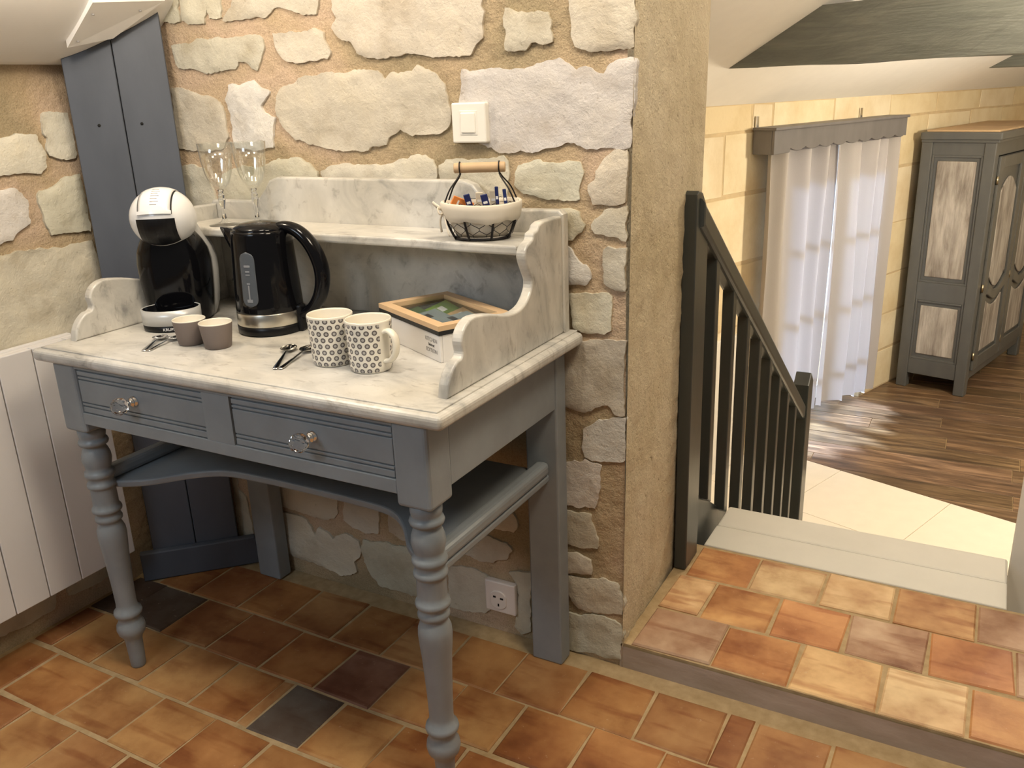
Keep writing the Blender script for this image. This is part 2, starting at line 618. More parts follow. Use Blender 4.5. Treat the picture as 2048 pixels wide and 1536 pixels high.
STONES_BACK = [
 [(-0.116,1.412),(-0.073,1.457),(-0.026,1.453),(-0.039,1.418),(-0.038,1.390),(-0.066,1.385),(-0.112,1.398)],
 [(-0.024,1.453),(0.100,1.443),(0.091,1.386),(0.053,1.390),(0.051,1.411),(0.038,1.382),(-0.014,1.380),(-0.033,1.392),(-0.034,1.417)],
 [(0.137,1.440),(0.379,1.421),(0.363,1.376),(0.330,1.380),(0.292,1.394),(0.251,1.397),(0.219,1.380),(0.155,1.382),(0.097,1.382),(0.104,1.395),(0.125,1.409)],
 [(0.412,1.418),(0.407,1.386),(0.417,1.367),(0.401,1.350),(0.414,1.329),(0.449,1.319),(0.459,1.296),(0.485,1.286),(0.525,1.286),(0.569,1.286),(0.580,1.289),(0.603,1.291),(0.646,1.281),(0.675,1.279),(0.732,1.279),(0.747,1.300),(0.763,1.310),(0.763,1.335),(0.767,1.356),(0.761,1.365),(0.768,1.391)],
 [(-0.080,1.342),(-0.012,1.344),(0.008,1.351),(0.054,1.348),(0.095,1.348),(0.149,1.349),(0.184,1.351),(0.208,1.341),(0.209,1.323),(0.191,1.294),(0.179,1.275),(0.163,1.280),(0.144,1.296),(0.126,1.297),(0.114,1.282),(0.072,1.278),(0.023,1.273),(-0.002,1.281),(-0.029,1.290),(-0.068,1.290),(-0.075,1.313)],
 [(0.237,1.350),(0.285,1.348),(0.334,1.348),(0.354,1.354),(0.377,1.343),(0.382,1.323),(0.391,1.305),(0.381,1.291),(0.353,1.288),(0.300,1.286),(0.272,1.292),(0.245,1.309),(0.236,1.328)],
 [(0.087,1.249),(0.131,1.251),(0.165,1.257),(0.183,1.243),(0.209,1.231),(0.195,1.214),(0.180,1.202),(0.186,1.186),(0.215,1.176),(0.206,1.145),(0.201,1.113),(0.150,1.105),(0.082,1.109),(0.079,1.147),(0.081,1.192),(0.070,1.218),(0.083,1.236)],
 [(-0.102,1.249),(-0.058,1.246),(-0.017,1.233),(0.016,1.229),(0.055,1.215),(0.063,1.192),(0.062,1.160),(0.063,1.134),(0.044,1.111),(0.004,1.101),(-0.044,1.104),(-0.106,1.111),(-0.106,1.166),(-0.104,1.216)],
 [(0.227,1.223),(0.247,1.240),(0.286,1.248),(0.296,1.257),(0.341,1.261),(0.374,1.265),(0.421,1.261),(0.448,1.267),(0.508,1.263),(0.525,1.245),(0.541,1.258),(0.559,1.255),(0.592,1.259),(0.606,1.267),(0.630,1.258),(0.650,1.249),(0.658,1.242),(0.671,1.224),(0.673,1.200),(0.679,1.177),(0.680,1.165),(0.673,1.147),(0.650,1.135),(0.616,1.136),(0.585,1.133),(0.584,1.135),(0.556,1.143),(0.529,1.133),(0.516,1.117),(0.473,1.109),(0.468,1.103),(0.429,1.103),(0.369,1.105),(0.329,1.116),(0.268,1.126),(0.245,1.145),(0.227,1.167),(0.220,1.192)],
 [(-0.105,1.069),(-0.066,1.073),(-0.033,1.063),(-0.016,1.029),(-0.004,0.991),(-0.010,0.949),(-0.095,0.939),(-0.112,0.945),(-0.106,1.027)],
 [(0.039,1.057),(0.103,1.071),(0.143,1.064),(0.186,1.081),(0.218,1.086),(0.267,1.091),(0.303,1.075),(0.322,1.060),(0.322,1.031),(0.247,0.990),(0.057,0.951),(0.008,0.949),(0.014,1.029)],
 [(0.332,1.060),(0.357,1.072),(0.398,1.077),(0.441,1.073),(0.489,1.076),(0.535,1.082),(0.577,1.093),(0.610,1.094),(0.631,1.086),(0.640,1.068),(0.633,1.024),(0.610,1.012),(0.458,1.005),(0.335,1.005)],
 [(0.811,1.360),(0.831,1.354),(0.859,1.346),(0.898,1.345),(0.904,1.331),(0.905,1.310),(0.907,1.297),(0.887,1.291),(0.864,1.294),(0.851,1.284),(0.828,1.282),(0.808,1.286),(0.805,1.297),(0.811,1.313),(0.807,1.335)],
 [(0.939,1.377),(0.941,1.341),(0.945,1.328),(0.942,1.300),(0.952,1.286),(0.971,1.277),(1.013,1.274),(1.063,1.278),(1.066,1.315),(1.065,1.367)],
 [(0.709,1.254),(0.727,1.251),(0.762,1.255),(0.793,1.255),(0.820,1.250),(0.853,1.254),(0.873,1.260),(0.899,1.264),(0.918,1.266),(0.936,1.255),(0.952,1.247),(0.970,1.249),(0.989,1.242),(1.004,1.239),(1.019,1.252),(1.037,1.259),(1.063,1.260),(1.067,1.247),(1.066,1.200),(1.061,1.177),(1.063,1.139),(1.058,1.110),(1.013,1.106),(0.966,1.108),(0.947,1.116),(0.928,1.116),(0.898,1.109),(0.865,1.102),(0.814,1.100),(0.779,1.103),(0.751,1.117),(0.709,1.126),(0.696,1.159),(0.701,1.200),(0.707,1.223)],
 [(0.644,1.074),(0.662,1.085),(0.691,1.086),(0.728,1.090),(0.764,1.088),(0.793,1.093),(0.804,1.084),(0.807,1.063),(0.801,1.039),(0.799,0.996),(0.730,0.988),(0.647,0.986),(0.647,1.046)],
 [(0.817,1.060),(0.827,1.075),(0.844,1.083),(0.874,1.086),(0.894,1.081),(0.940,1.084),(0.956,1.082),(0.964,1.065),(0.959,1.047),(0.957,1.015),(0.949,1.011),(0.906,1.011),(0.872,1.015),(0.838,1.022),(0.818,1.039)],
 [(0.976,1.039),(0.988,1.051),(0.992,1.065),(1.007,1.090),(1.028,1.103),(1.055,1.105),(1.056,1.093),(1.054,1.065),(1.050,1.009),(1.019,1.004),(0.984,1.005),(0.976,1.022)],
 [(0.913,0.995),(0.942,0.997),(0.953,0.989),(0.960,0.975),(0.967,0.967),(0.961,0.952),(0.952,0.944),(0.942,0.936),(0.920,0.934),(0.910,0.956)],
 [(0.979,0.968),(0.992,0.981),(1.008,0.994),(1.022,1.000),(1.050,1.005),(1.051,0.940),(1.034,0.943),(1.018,0.945),(1.006,0.948),(0.994,0.950),(0.985,0.950),(0.981,0.959)],
 [(0.922,0.926),(0.936,0.921),(0.943,0.908),(0.953,0.897),(0.961,0.889),(0.974,0.885),(0.981,0.876),(0.980,0.864),(0.973,0.852),(0.967,0.848),(0.946,0.849),(0.919,0.847),(0.918,0.899)],
 [(1.006,0.921),(1.014,0.928),(1.030,0.923),(1.050,0.927),(1.051,0.845),(1.030,0.843),(1.018,0.848),(1.008,0.857),(1.004,0.870),(1.004,0.900)],
 [(0.929,0.830),(0.948,0.833),(0.965,0.834),(0.981,0.835),(1.000,0.838),(1.014,0.838),(1.022,0.831),(1.024,0.810),(1.022,0.779),(1.022,0.763),(1.006,0.757),(0.979,0.753),(0.958,0.753),(0.941,0.761),(0.935,0.793)],
 [(0.908,0.722),(0.951,0.737),(0.981,0.738),(1.014,0.743),(1.051,0.746),(1.048,0.707),(1.049,0.655),(1.049,0.610),(1.050,0.591),(1.027,0.588),(1.014,0.605),(1.003,0.605),(0.984,0.594),(0.958,0.586),(0.936,0.589),(0.905,0.594)],
 [(0.960,0.550),(0.984,0.562),(0.993,0.574),(1.014,0.578),(1.035,0.583),(1.052,0.586),(1.053,0.548),(1.053,0.494),(1.048,0.487),(1.025,0.485),(1.005,0.484),(0.979,0.481),(0.964,0.487),(0.957,0.506),(0.959,0.528)],
 [(0.907,0.464),(0.955,0.475),(0.961,0.480),(0.977,0.472),(0.997,0.473),(0.997,0.461),(0.996,0.417),(0.990,0.391),(0.984,0.372),(0.963,0.368),(0.948,0.364),(0.933,0.367),(0.902,0.367)],
 [(0.902,0.353),(0.939,0.353),(0.972,0.354),(0.984,0.326),(0.990,0.302),(0.990,0.277),(0.959,0.271),(0.938,0.271),(0.900,0.269)],
 [(0.900,0.252),(0.944,0.255),(0.974,0.245),(0.977,0.230),(0.976,0.213),(0.943,0.206),(0.898,0.193)],
 [(0.913,0.190),(0.959,0.197),(1.008,0.208),(1.035,0.203),(1.047,0.177),(1.052,0.152),(1.047,0.130),(1.008,0.120),(0.964,0.115),(0.942,0.115),(0.923,0.137),(0.912,0.160)],
 [(0.890,0.092),(0.948,0.100),(0.977,0.111),(1.005,0.113),(1.029,0.108),(1.047,0.102),(1.052,0.080),(1.043,0.054),(1.045,0.017),(1.008,0.009),(0.976,0.008),(0.944,0.003),(0.888,-0.004)],
 [(0.071,0.250),(0.277,0.290),(0.270,0.209),(0.256,0.190),(0.231,0.179),(0.198,0.180),(0.162,0.181),(0.116,0.188),(0.074,0.185)],
 [(0.303,0.295),(0.414,0.317),(0.397,0.179),(0.356,0.170),(0.335,0.177),(0.305,0.181),(0.287,0.194)],
 [(0.443,0.307),(0.544,0.327),(0.534,0.195),(0.506,0.175),(0.472,0.180),(0.431,0.193)],
 [(0.075,0.168),(0.131,0.174),(0.163,0.167),(0.179,0.136),(0.188,0.126),(0.201,0.152),(0.227,0.146),(0.244,0.133),(0.276,0.152),(0.295,0.156),(0.331,0.142),(0.335,0.121),(0.329,0.091),(0.311,0.078),(0.315,0.050),(0.307,0.040),(0.263,0.026),(0.218,0.035),(0.172,0.041),(0.111,0.044),(0.073,0.046),(0.070,0.117)],
 [(0.345,0.151),(0.385,0.155),(0.464,0.160),(0.504,0.156),(0.530,0.151),(0.523,0.031),(0.484,0.024),(0.445,0.027),(0.387,0.027),(0.359,0.053),(0.344,0.086),(0.338,0.116)],
 [(-0.094,0.242),(-0.075,0.245),(-0.079,0.203),(-0.049,0.189),(-0.044,0.098),(-0.043,0.049),(-0.099,0.054),(-0.097,0.170)],
 [(0.681,0.236),(0.725,0.246),(0.765,0.240),(0.780,0.223),(0.763,0.198),(0.728,0.180),(0.696,0.175),(0.665,0.180),(0.642,0.187),(0.637,0.198)],
 [(0.746,0.296),(0.784,0.322),(0.798,0.301),(0.797,0.286),(0.785,0.272),(0.757,0.269),(0.733,0.269)],
 [(0.600,0.139),(0.663,0.148),(0.701,0.142),(0.713,0.136),(0.706,0.058),(0.716,0.051),(0.695,0.035),(0.662,0.026),(0.629,0.023),(0.595,0.023)],
 [(0.768,0.165),(0.826,0.180),(0.821,0.020),(0.796,0.006),(0.778,0.023),(0.785,0.054),(0.792,0.137)],
]
STONES_LEFT = [
 [(0.287,1.200),(0.296,1.209),(0.314,1.204),(0.351,1.202),(0.353,1.178),(0.356,1.145),(0.356,1.111),(0.351,1.098),(0.325,1.096),(0.302,1.105),(0.286,1.110),(0.283,1.128),(0.288,1.149),(0.282,1.160),(0.283,1.181)],
 [(0.097,1.155),(0.182,1.155),(0.217,1.162),(0.263,1.159),(0.269,1.142),(0.277,1.128),(0.281,1.115),(0.274,1.087),(0.256,1.076),(0.220,1.075),(0.182,1.076),(0.077,1.070)],
 [(0.237,1.023),(0.247,1.035),(0.288,1.044),(0.306,1.056),(0.353,1.063),(0.356,1.025),(0.357,0.964),(0.354,0.925),(0.308,0.932),(0.277,0.934),(0.251,0.932),(0.245,0.954),(0.239,0.988),(0.235,1.011)],
 [(0.067,1.036),(0.157,1.048),(0.180,1.048),(0.201,1.035),(0.216,1.017),(0.207,0.988),(0.207,0.967),(0.188,0.958),(0.171,0.952),(0.157,0.937),(0.130,0.932),(0.042,0.934)],
 [(0.036,0.907),(0.125,0.908),(0.169,0.910),(0.213,0.910),(0.239,0.903),(0.253,0.906),(0.274,0.897),(0.293,0.905),(0.329,0.904),(0.352,0.906),(0.360,0.864),(0.366,0.819),(0.364,0.751),(0.327,0.666),(0.068,0.664),(-0.020,0.669)],
]
random.seed(7)
WALL_Y = 0.515      # face of the back wall
WALL_X = -0.28      # face of the left wall
LANDING_Z = 0.06
LOW_Z = -0.88       # floor of the lower room

# ------------------------------------------------------------------ upper room shell
def dist_to_poly(p, poly):
    best = 1e9
    for i in range(len(poly)):
        a = poly[i]
        d = poly[(i + 1) % len(poly)] - a
        t = max(0.0, min(1.0, (p - a).dot(d) / max(1e-12, d.length_squared)))
        best = min(best, (p - (a + d * t)).length)
    return best

def in_poly(p, poly):
    c = False
    j = len(poly) - 1
    for i in range(len(poly)):
        a, b2 = poly[i], poly[j]
        if (a.y > p.y) != (b2.y > p.y) and p.x < (b2.x - a.x) * (p.y - a.y) / (b2.y - a.y) + a.x:
            c = not c
        j = i
    return c

def stone(parent, pts, fn, color, h=0.006, step=0.009, seed=0, ripple=0.0, name='stone', rag=.0045):
    base = [Vector(p) for p in pts]
    poly = []
    for i in range(len(base)):
        a, b2 = base[i], base[(i + 1) % len(base)]
        L = (b2 - a).length
        k = max(1, int(L / 0.006))
        nr = Vector((-(b2 - a).y, (b2 - a).x)) / max(L, 1e-6)
        for j in range(k):
            p = a.lerp(b2, j / k)
            w = (noise.noise(Vector((p.x * 45, p.y * 45, seed * 3.1))) + .6 * noise.noise(Vector((p.x * 130, p.y * 130, seed * 5.1)))) * rag
            poly.append(p + nr * w)
    n = len(poly)
    verts = list(poly)
    x0, x1 = min(p.x for p in poly), max(p.x for p in poly)
    y0, y1 = min(p.y for p in poly), max(p.y for p in poly)
    y = y0 + step * .5
    while y < y1:
        x = x0 + step * .5
        while x < x1:
            p = Vector((x + random.uniform(-.3, .3) * step, y + random.uniform(-.3, .3) * step))
            if in_poly(p, poly) and dist_to_poly(p, poly) > step * .42:
                verts.append(p)
            x += step
        y += step
    vc, _, fc, ov, _, _ = delaunay_2d_cdt([v.to_2d() for v in verts], [(i, (i + 1) % n) for i in range(n)], [], 1, 1e-5)
    bm = bmesh.new()
    nv = []
    edge_idx = set()
    for i, v in enumerate(vc):
        v = Vector(v)
        dd = dist_to_poly(v, poly)
        t = min(1.0, dd / 0.008)
        rise = h * (.78 + .22 * (1 - (1 - t) ** 2))
        rise += t * (.0016 * noise.noise(Vector((v.x * 60, v.y * 60, seed * .7))) + .0028 * noise.noise(Vector((v.x * 24, v.y * 24, seed * 1.7))) + .006 * noise.noise(Vector((v.x * 8, v.y * 8, seed * 2.3))))
        if ripple:
            rise += ripple * t * abs(math.sin((v.x * .8 + v.y * .9) * 260 + 1.5 * noise.noise(Vector((v.x * 15, v.y * 15, seed)))))
        nv.append(bm.verts.new(fn(v.x, v.y, max(rise, .0030))))
        if dd < 2e-5:
            edge_idx.add(i)
    for f in fc:
        try:
            bm.faces.new([nv[i] for i in f])
        except ValueError:
            pass
    bm.edges.ensure_lookup_table()
    bd = [e for e in bm.edges if e.is_boundary]
    for e in bd:
        e.smooth = False
    r = bmesh.ops.extrude_edge_only(bm, edges=bd)
    o0 = Vector(fn(0, 0, 0))
    nrm = Vector(fn(0, 0, 1)) - o0
    for v in r['geom']:
        if isinstance(v, bmesh.types.BMVert):
            v.co -= nrm * .012
    o = obj(name, bm, M['limestone'], parent, smooth=True)
    o.color = (*color, 1)
    return o

def bumpy_grid(bm, fn, a0, a1, b0, b1, na, nb, amp, freq, seed=0.0):
    g = []
    for i in range(na + 1):
        col = []
        for j in range(nb + 1):
            a = a0 + (a1 - a0) * i / na
            bb = b0 + (b1 - b0) * j / nb
            d = amp * noise.noise(Vector((a * freq, bb * freq, seed))) + amp * .5 * noise.noise(Vector((a * freq * 3, bb * freq * 3, seed + 5)))
            if i in (0, na) or j in (0, nb):
                d = 0
            col.append(bm.verts.new(fn(a, bb, d)))
        g.append(col)
    for i in range(na):
        for j in range(nb):
            bm.faces.new((g[i][j], g[i + 1][j], g[i + 1][j + 1], g[i][j + 1]))
    return bm

fb = lambda a, bb, d: Vector((a, WALL_Y - d, bb))
fbm = lambda a, bb, d: Vector((a, WALL_Y + .0005 - d, bb))
flm = lambda a, bb, d: Vector((WALL_X - .0005 + d, a, bb))
fl = lambda a, bb, d: Vector((WALL_X + d, a, bb))

bm = bmesh.new()
bumpy_grid(bm, fbm, -0.45, 1.05, -0.02, 2.35, 90, 140, .0022, 22)
bm_box(bm, -0.45, 1.02, WALL_Y + .02, 1.0, LOW_Z, 2.35)
wall_back = struct(obj('wall_back', bm, M['mortar'], smooth=False))
STONE_TINT = {6: (.68, .65, .61), 14: (.65, .615, .595), 20: (.66, .63, .59), 25: (.64, .60, .56), 24: (.63, .60, .57)}
for i, s in enumerate(STONES_BACK):
    base = (.61, .57, .47) if i not in STONE_TINT else STONE_TINT[i]
    k = random.uniform(.92, 1.06)
    col = tuple(min(.85, cc * k * random.uniform(.98, 1.02)) for cc in base)
    stone(wall_back, s, fb, col, h=random.uniform(.0045, .0075), seed=i + 1, ripple=(.0022 if i == 6 else .0012 if i in (0, 1, 3) else 0))
# courses above the picture
z = 0
for row_i in range(5):
    x = -.25 + (.1 if row_i % 2 else 0)
    while x < .95:
        w = random.uniform(.13, .30)
        x1 = min(x + w, 1.045)
        zb = 1.475 - .095 * (x + x1) / 2 + row_i * .17
        if x1 - x > .07:
            j = lambda: random.uniform(-.012, .012)
            pts = [(x + j(), zb + .02 + j()), (x + (x1 - x) * .5, zb + j()), (x1 - .02 + j(), zb + .01 + j()), (x1 + j() * .5 - .01, zb + .07), (x1 - .02 + j(), zb + .135 + j()), (x + (x1 - x) * .5, zb + .145 + j()), (x + .02 + j(), zb + .13 + j()), (x + j() * .5, zb + .07)]
            stone(wall_back, pts, fb, (.66, .62, .50), seed=60 + row_i * 9 + int(x * 10), step=.02)
        x = x1 + .022

bm = bmesh.new()
bumpy_grid(bm, flm, -2.2, WALL_Y, -0.02, 1.33, 120, 70, .0022, 22, 3)
bm_box(bm, -0.6, WALL_X - .02, -2.2, 1.0, -.1, 1.33)
wall_left = struct(obj('wall_left', bm, M['mortar']))
for i, s in enumerate(STONES_LEFT):
    stone(wall_left, s, fl, [(.70, .665, .56), (.72, .68, .57), (.64, .61, .49), (.72, .68, .63), (.66, .61, .49)][i], seed=100 + i, h=.008)
for row_i, (z0, z1) in enumerate(((.03, .19), (.75, .92), (.95, 1.12))):
    y = -1.6 + .07 * row_i
    ymax = (.24, -.12, -.10)[row_i]
    while y < ymax - .08:
        y1 = min(y + random.uniform(.18, .34), ymax)
        j = lambda: random.uniform(-.012, .012)
        pts = [(y + j(), z0 + .02), ((y + y1) / 2, z0 + j()), (y1 - .015, z0 + .015 + j()), (y1, (z0 + z1) / 2), (y1 - .02, z1 + j()), ((y + y1) / 2, z1 + j()), (y + .015, z1 - .01), (y, (z0 + z1) / 2)]
        stone(wall_left, pts, fl, (.60, .56, .45), seed=130 + row_i * 11 + int(y * 7), step=.022)
        y = y1 + .025

# roughcast end of the thick wall
bm = bmesh.new()
fr = lambda a, bb, d: Vector((1.048 + .0135 * bb - .032 * (a - .51) + d, a, bb))
bumpy_grid(bm, fr, WALL_Y - .006, 1.0, -0.05, 2.35, 40, 150, .0055, 30, 9)
bm_box(bm, 1.0, 1.026, WALL_Y + .02, .999, LOW_Z, 2.35)
struct(obj('wall_return', bm, M['rough_plaster'], smooth=True))

# sloped plaster ceiling of the upper room
prof = smooth_pts([(-.60, 1.300, 0), (-.30, 1.306, 0), (-.225, 1.318, 0), (-.15, 1.357, 0), (-.075, 1.408, 0), (0.0, 1.473, 0), (.10, 1.565, 0), (.6, 2.02, 0), (.95, 2.35, 0), (3.2, 2.36, 0)], 5)
bm = bmesh.new()
va = [bm.verts.new((p.x, -2.2, p.y)) for p in prof]
vb = [bm.verts.new((p.x, 1.25, p.y)) for p in prof]
vc2 = [bm.verts.new((p.x, -2.2, p.y + .08)) for p in prof]
vd = [bm.verts.new((p.x, 1.25, p.y + .08)) for p in prof]
for i in range(len(prof) - 1):
    bm.faces.new((va[i], va[i + 1], vb[i + 1], vb[i]))
    bm.faces.new((vc2[i], vc2[i + 1], vd[i + 1], vd[i]))
struct(obj('ceiling', bm, M['ceiling_white'], smooth=True))
def ceil_z(x):
    for p, q2 in zip(prof[:-1], prof[1:]):
        if p.x <= x <= q2.x:
            return p.y + (q2.y - p.y) * (x - p.x) / (q2.x - p.x)
    return 2.35

# ------------------------------------------------------------------ tiled floors
TERRA = [(.32, .138, .044), (.28, .112, .035), (.36, .170, .058), (.25, .095, .032), (.32, .150, .055), (.37, .182, .065)]
LAND = [(.50, .26, .10), (.45, .205, .075), (.54, .30, .13), (.42, .175, .065), (.52, .32, .16), (.38, .22, .13)]

def tile(parent, x0, x1, y0, y1, ztop, color, name='tile', th=.018):
    j = lambda s=.0034: random.uniform(-s, s)
    cs = [(x0 + j(), y0 + j()), (x1 + j(), y0 + j()), (x1 + j(), y1 + j()), (x0 + j(), y1 + j())]
    cx, cy = (x0 + x1) / 2, (y0 + y1) / 2
    e = .0035
    dz = j(.0012)
    tl = [j(.0009) for _ in range(4)]
    bm = bmesh.new()
    lo = [bm.verts.new((x - cx, y - cy, -th)) for x, y in cs]
    mid = [bm.verts.new((x - cx, y - cy, -e * .8 + dz)) for x, y in cs]
    top = []
    for k, (x, y) in enumerate(cs):
        ix = x + (e if x < cx else -e)
        iy = y + (e if y < cy else -e)
        top.append(bm.verts.new((ix - cx, iy - cy, dz + tl[k])))
    for a, c2 in ((lo, mid), (mid, top)):
        for k in range(4):
            bm.faces.new((a[k], a[(k + 1) % 4], c2[(k + 1) % 4], c2[k]))
    bm.faces.new(top)
    o = obj(name, bm, M['terracotta'], parent)
    o.location = (cx, cy, ztop)
    k = random.uniform(.88, 1.10)
    o.color = tuple(k * c3 for c3 in color) + (1,)
    return o

floor = struct(box('floor', -0.6, 3.2, -2.2, WALL_Y + .0, -.10, -0.0035, M['grout']))
# x joints of the rows, measured from the picture; rows are one tile deep
rows = [
    (.310, .462, [-.20, -.075, .08, .235, .388, .535, .685, .837, .990, 1.146, 1.30, 1.357, 1.50, 1.66, 1.82, 1.98, 2.14]),
    (.150, .302, [-.27, -.165, -.01, .147, .312, .474, .625, .77, .917, 1.069, 1.22, 1.375, 1.53, 1.69, 1.85, 2.01, 2.17]),
    (-.008, .140, [-.27, -.20, -.055, .104, .262, .401, .433, .572, .722, .875, 1.03, 1.18, 1.335, 1.49, 1.65, 1.81, 1.97, 2.13]),
    (-.163, -.020, [-.27, -.155, .035, .203, .355, .51, .665, .82, .975, 1.13, 1.285, 1.44, 1.60, 1.76, 1.92, 2.08]),
    (-.318, -.175, [-.27, -.18, -.028, .125, .28, .435, .59, .745, .90, 1.055, 1.21, 1.37, 1.53, 1.69, 1.85, 2.01]),
]
for k in range(5):
    y1 = -.330 - k * .156
    off = (.06 if k % 2 else -.02)
    rows.append((y1 - .143, y1, [-.27] + [off - .11 + .156 * i for i in range(15)]))
for ri, (y0, y1, xs) in enumerate(rows):
    for i in range(len(xs) - 1):
        col = random.choice(TERRA)
        if ri == 2 and abs(xs[i] - .433) < .01:
            col = (.085, .060, .045)
        if ri == 1 and abs(xs[i] - .474) < .01:
            col = (.17, .075, .045)
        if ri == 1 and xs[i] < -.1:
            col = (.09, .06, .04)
        g = random.uniform(.0025, .0045)
        tile(floor, xs[i] + g, xs[i + 1] - g * .6, y0 - .001, y1 + .001, 0.0, col)

# step riser and raised landing
landing = struct(box('floor_landing', 1.045, 2.6, WALL_Y, 1.006, -.10, LANDING_Z - .004, M['grout']))
bm = bmesh.new()
frs = lambda a, bb, d: Vector((a, WALL_Y - .004 - d, bb))
bumpy_grid(bm, frs, 1.042, 2.6, -.006, LANDING_Z - .009, 60, 6, .002, 25, 4)
bm_box(bm, 1.042, 2.6, WALL_Y + .004, WALL_Y + .03, -.05, LANDING_Z - .009)
struct(obj('trim_1', bm, M['cement'], smooth=True))
for (y0, y1, xs) in ((.519, .674, [1.066, 1.240, 1.400, 1.566, 1.724, 1.885, 2.05, 2.21]),
                     (.684, .836, [1.068, 1.167, 1.321, 1.476, 1.638, 1.80, 1.96, 2.12]),
                     (.846, .996, [1.082, 1.236, 1.398, 1.556, 1.722, 1.88, 2.04, 2.20])):
    for i in range(len(xs) - 1):
        g = .0032
        col = random.choice(LAND)
        tile(landing, xs[i] + g, xs[i + 1] - g, y0 - .0005, y1 + .0005, LANDING_Z, col)

# ------------------------------------------------------------------ stairs down to the lower room
stairs = thing('staircase', 'pale grey painted wooden stair leading down from the tiled landing', 'stairs', (1.080, 1.0, 0))
X1 = .702
box('tread', 0, X1, .006, .125, .028, LANDING_Z, M['tread_paint'], stairs, .003)
box('tread', 0, X1, .1265, .252, .028, LANDING_Z, M['tread_paint'], stairs, .006)
box('riser', 0, X1, .20, .222, LANDING_Z - .188, .028, M['tread_paint'], stairs)
for k in range(1, 5):
    zt = LANDING_Z - .188 * k
    y0 = .252 + .28 * (k - 1)
    box('tread', 0, X1, y0 - .03, y0 + .28, zt - .03, zt, M['tread_paint'], stairs, .006)
    box('riser', 0, X1, y0 + .23, y0 + .25, zt - .188, zt - .03, M['tread_paint'], stairs)
# white wall beside the stairs
bm = bmesh.new()
mt = Matrix.Translation((1.787, 1.262, 0)) @ Matrix.Rotation(R(-9), 4, 'Z')
bm_box(bm, 0, .12, 0, 1.5, LOW_Z, 2.35, .004, 2, mt)
struct(obj('wall_stairs', bm, M['white_wall']))

# ------------------------------------------------------------------ lower room (turned 19 degrees)
P0 = Vector((1.10, 5.5, 0))
ROT = R(71)
LM = Matrix.Translation(P0) @ Matrix.Rotation(ROT, 4, 'Z')     # x along the wall, -y into the room
def L(s, nn, zz):
    return LM @ Vector((s, -nn, zz))


OS0, OS1, OZ = -1.62, -.42, .84                                  # window opening
bm = bmesh.new()
for (s0, s1, z0, z1) in ((-4.8, OS0, LOW_Z - .02, 1.14), (OS1, 2.4, LOW_Z - .02, 1.14), (OS0, OS1, OZ, 1.14)):
    bm_box(bm, s0, s1, 0, .35, z0, z1, mtx=LM)
wall_far = struct(obj('wall_far', bm, M['ashlar_mortar']))
ASH = [(.76, .64, .42), (.80, .69, .48), (.74, .61, .39), (.78, .67, .48)]
def block(s0, s1, z0, z1, d=.0025):
    bm = bmesh.new()
    g = random.uniform(.005, .011)
    j = lambda: random.uniform(-.006, .006)
    a = [(s0 + g + j(), z0 + g + j()), (s1 - g + j(), z0 + g + j()), (s1 - g + j(), z1 - g + j()), (s0 + g + j(), z1 - g + j())]
    bm_prism(bm, a, lambda p, q2, dd: L(p, dd, q2), -.02, d, .0015, 1)
    o = obj('ashlar_block', bm, M['ashlar'], wall_far)
    o.color = (*random.choice(ASH), 1)
ZR = [LOW_Z, -.60, -.34, -.06, .285, .655, .972, 1.112]
for r_i in range(len(ZR) - 1):
    z0, z1 = ZR[r_i], ZR[r_i + 1]
    if r_i == 6:
        js = [-3.3, -2.9, -2.45, -1.906, -1.709, -1.063, -.368, .306, 1.038, 1.7, 2.3]
    elif r_i == 5:
        js = [-3.3, -2.75, -2.14, -1.62, -.42, .2, .9, 1.5, 2.3]
    else:
        js = [-3.3, -2.8 + .2 * (r_i % 2), -2.3 + .15 * (r_i % 2), -1.62, -.42, .25 + .1 * (r_i % 2), .95, 1.6, 2.3]
    for a, b2 in zip(js[:-1], js[1:]):
        if a >= OS0 - .01 and b2 <= OS1 + .01 and z0 < OZ - .2:
            continue
        if r_i == 5 and a >= OS0 - .01 and b2 <= OS1 + .01:
            block(a, b2, OZ, z1)
            continue
        if z1 <= -.05 and b2 < -1.9:
            continue
        block(a, b2, z0, z1)
# white plastered dado beside the window
bm = bmesh.new()
bm_box(bm, -3.4, -1.93, -.03, .0, LOW_Z, -.105, .004, 2, LM)
struct(obj('trim_2', bm, M['white_wall']))
# end wall
bm = bmesh.new()
bm_box(bm, 2.3, 2.5, -3.2, .1, LOW_Z, 2.9, mtx=LM)
struct(obj('wall_end', bm, M['ashlar_mortar']))
for r_i in range(7):
    for c_i in range(6):
        bm = bmesh.new()
        y0 = -.5 * c_i - (.22 if r_i % 2 else 0)
        bm_box(bm, 2.285, 2.31, y0 - .48, y0, ZR[r_i] + .01, ZR[r_i + 1] - .01, .004, 1, LM)
        o = obj('ashlar_block', bm, M['ashlar'], None)
        o.parent = bpy.data.objects['wall_end']
        o.color = (*random.choice(ASH), 1)
# sloped ceiling
T27 = math.tan(R(27))
bm = bmesh.new()
q4 = [L(-4.7, -.1, 1.108 - .1 * T27), L(2.6, -.1, 1.108 - .1 * T27), L(2.6, 3.4, 1.108 + 3.4 * T27), L(-4.7, 3.4, 1.108 + 3.4 * T27)]
up = Vector((0, 0, .1))
lo4 = [bm.verts.new(p) for p in q4]
hi4 = [bm.verts.new(p + up) for p in q4]
bm.faces.new(lo4)
bm.faces.new(hi4)
for k in range(4):
    bm.faces.new((lo4[k], lo4[(k + 1) % 4], hi4[(k + 1) % 4], hi4[k]))
struct(obj('ceiling_lower', bm, M['ceiling_white']))

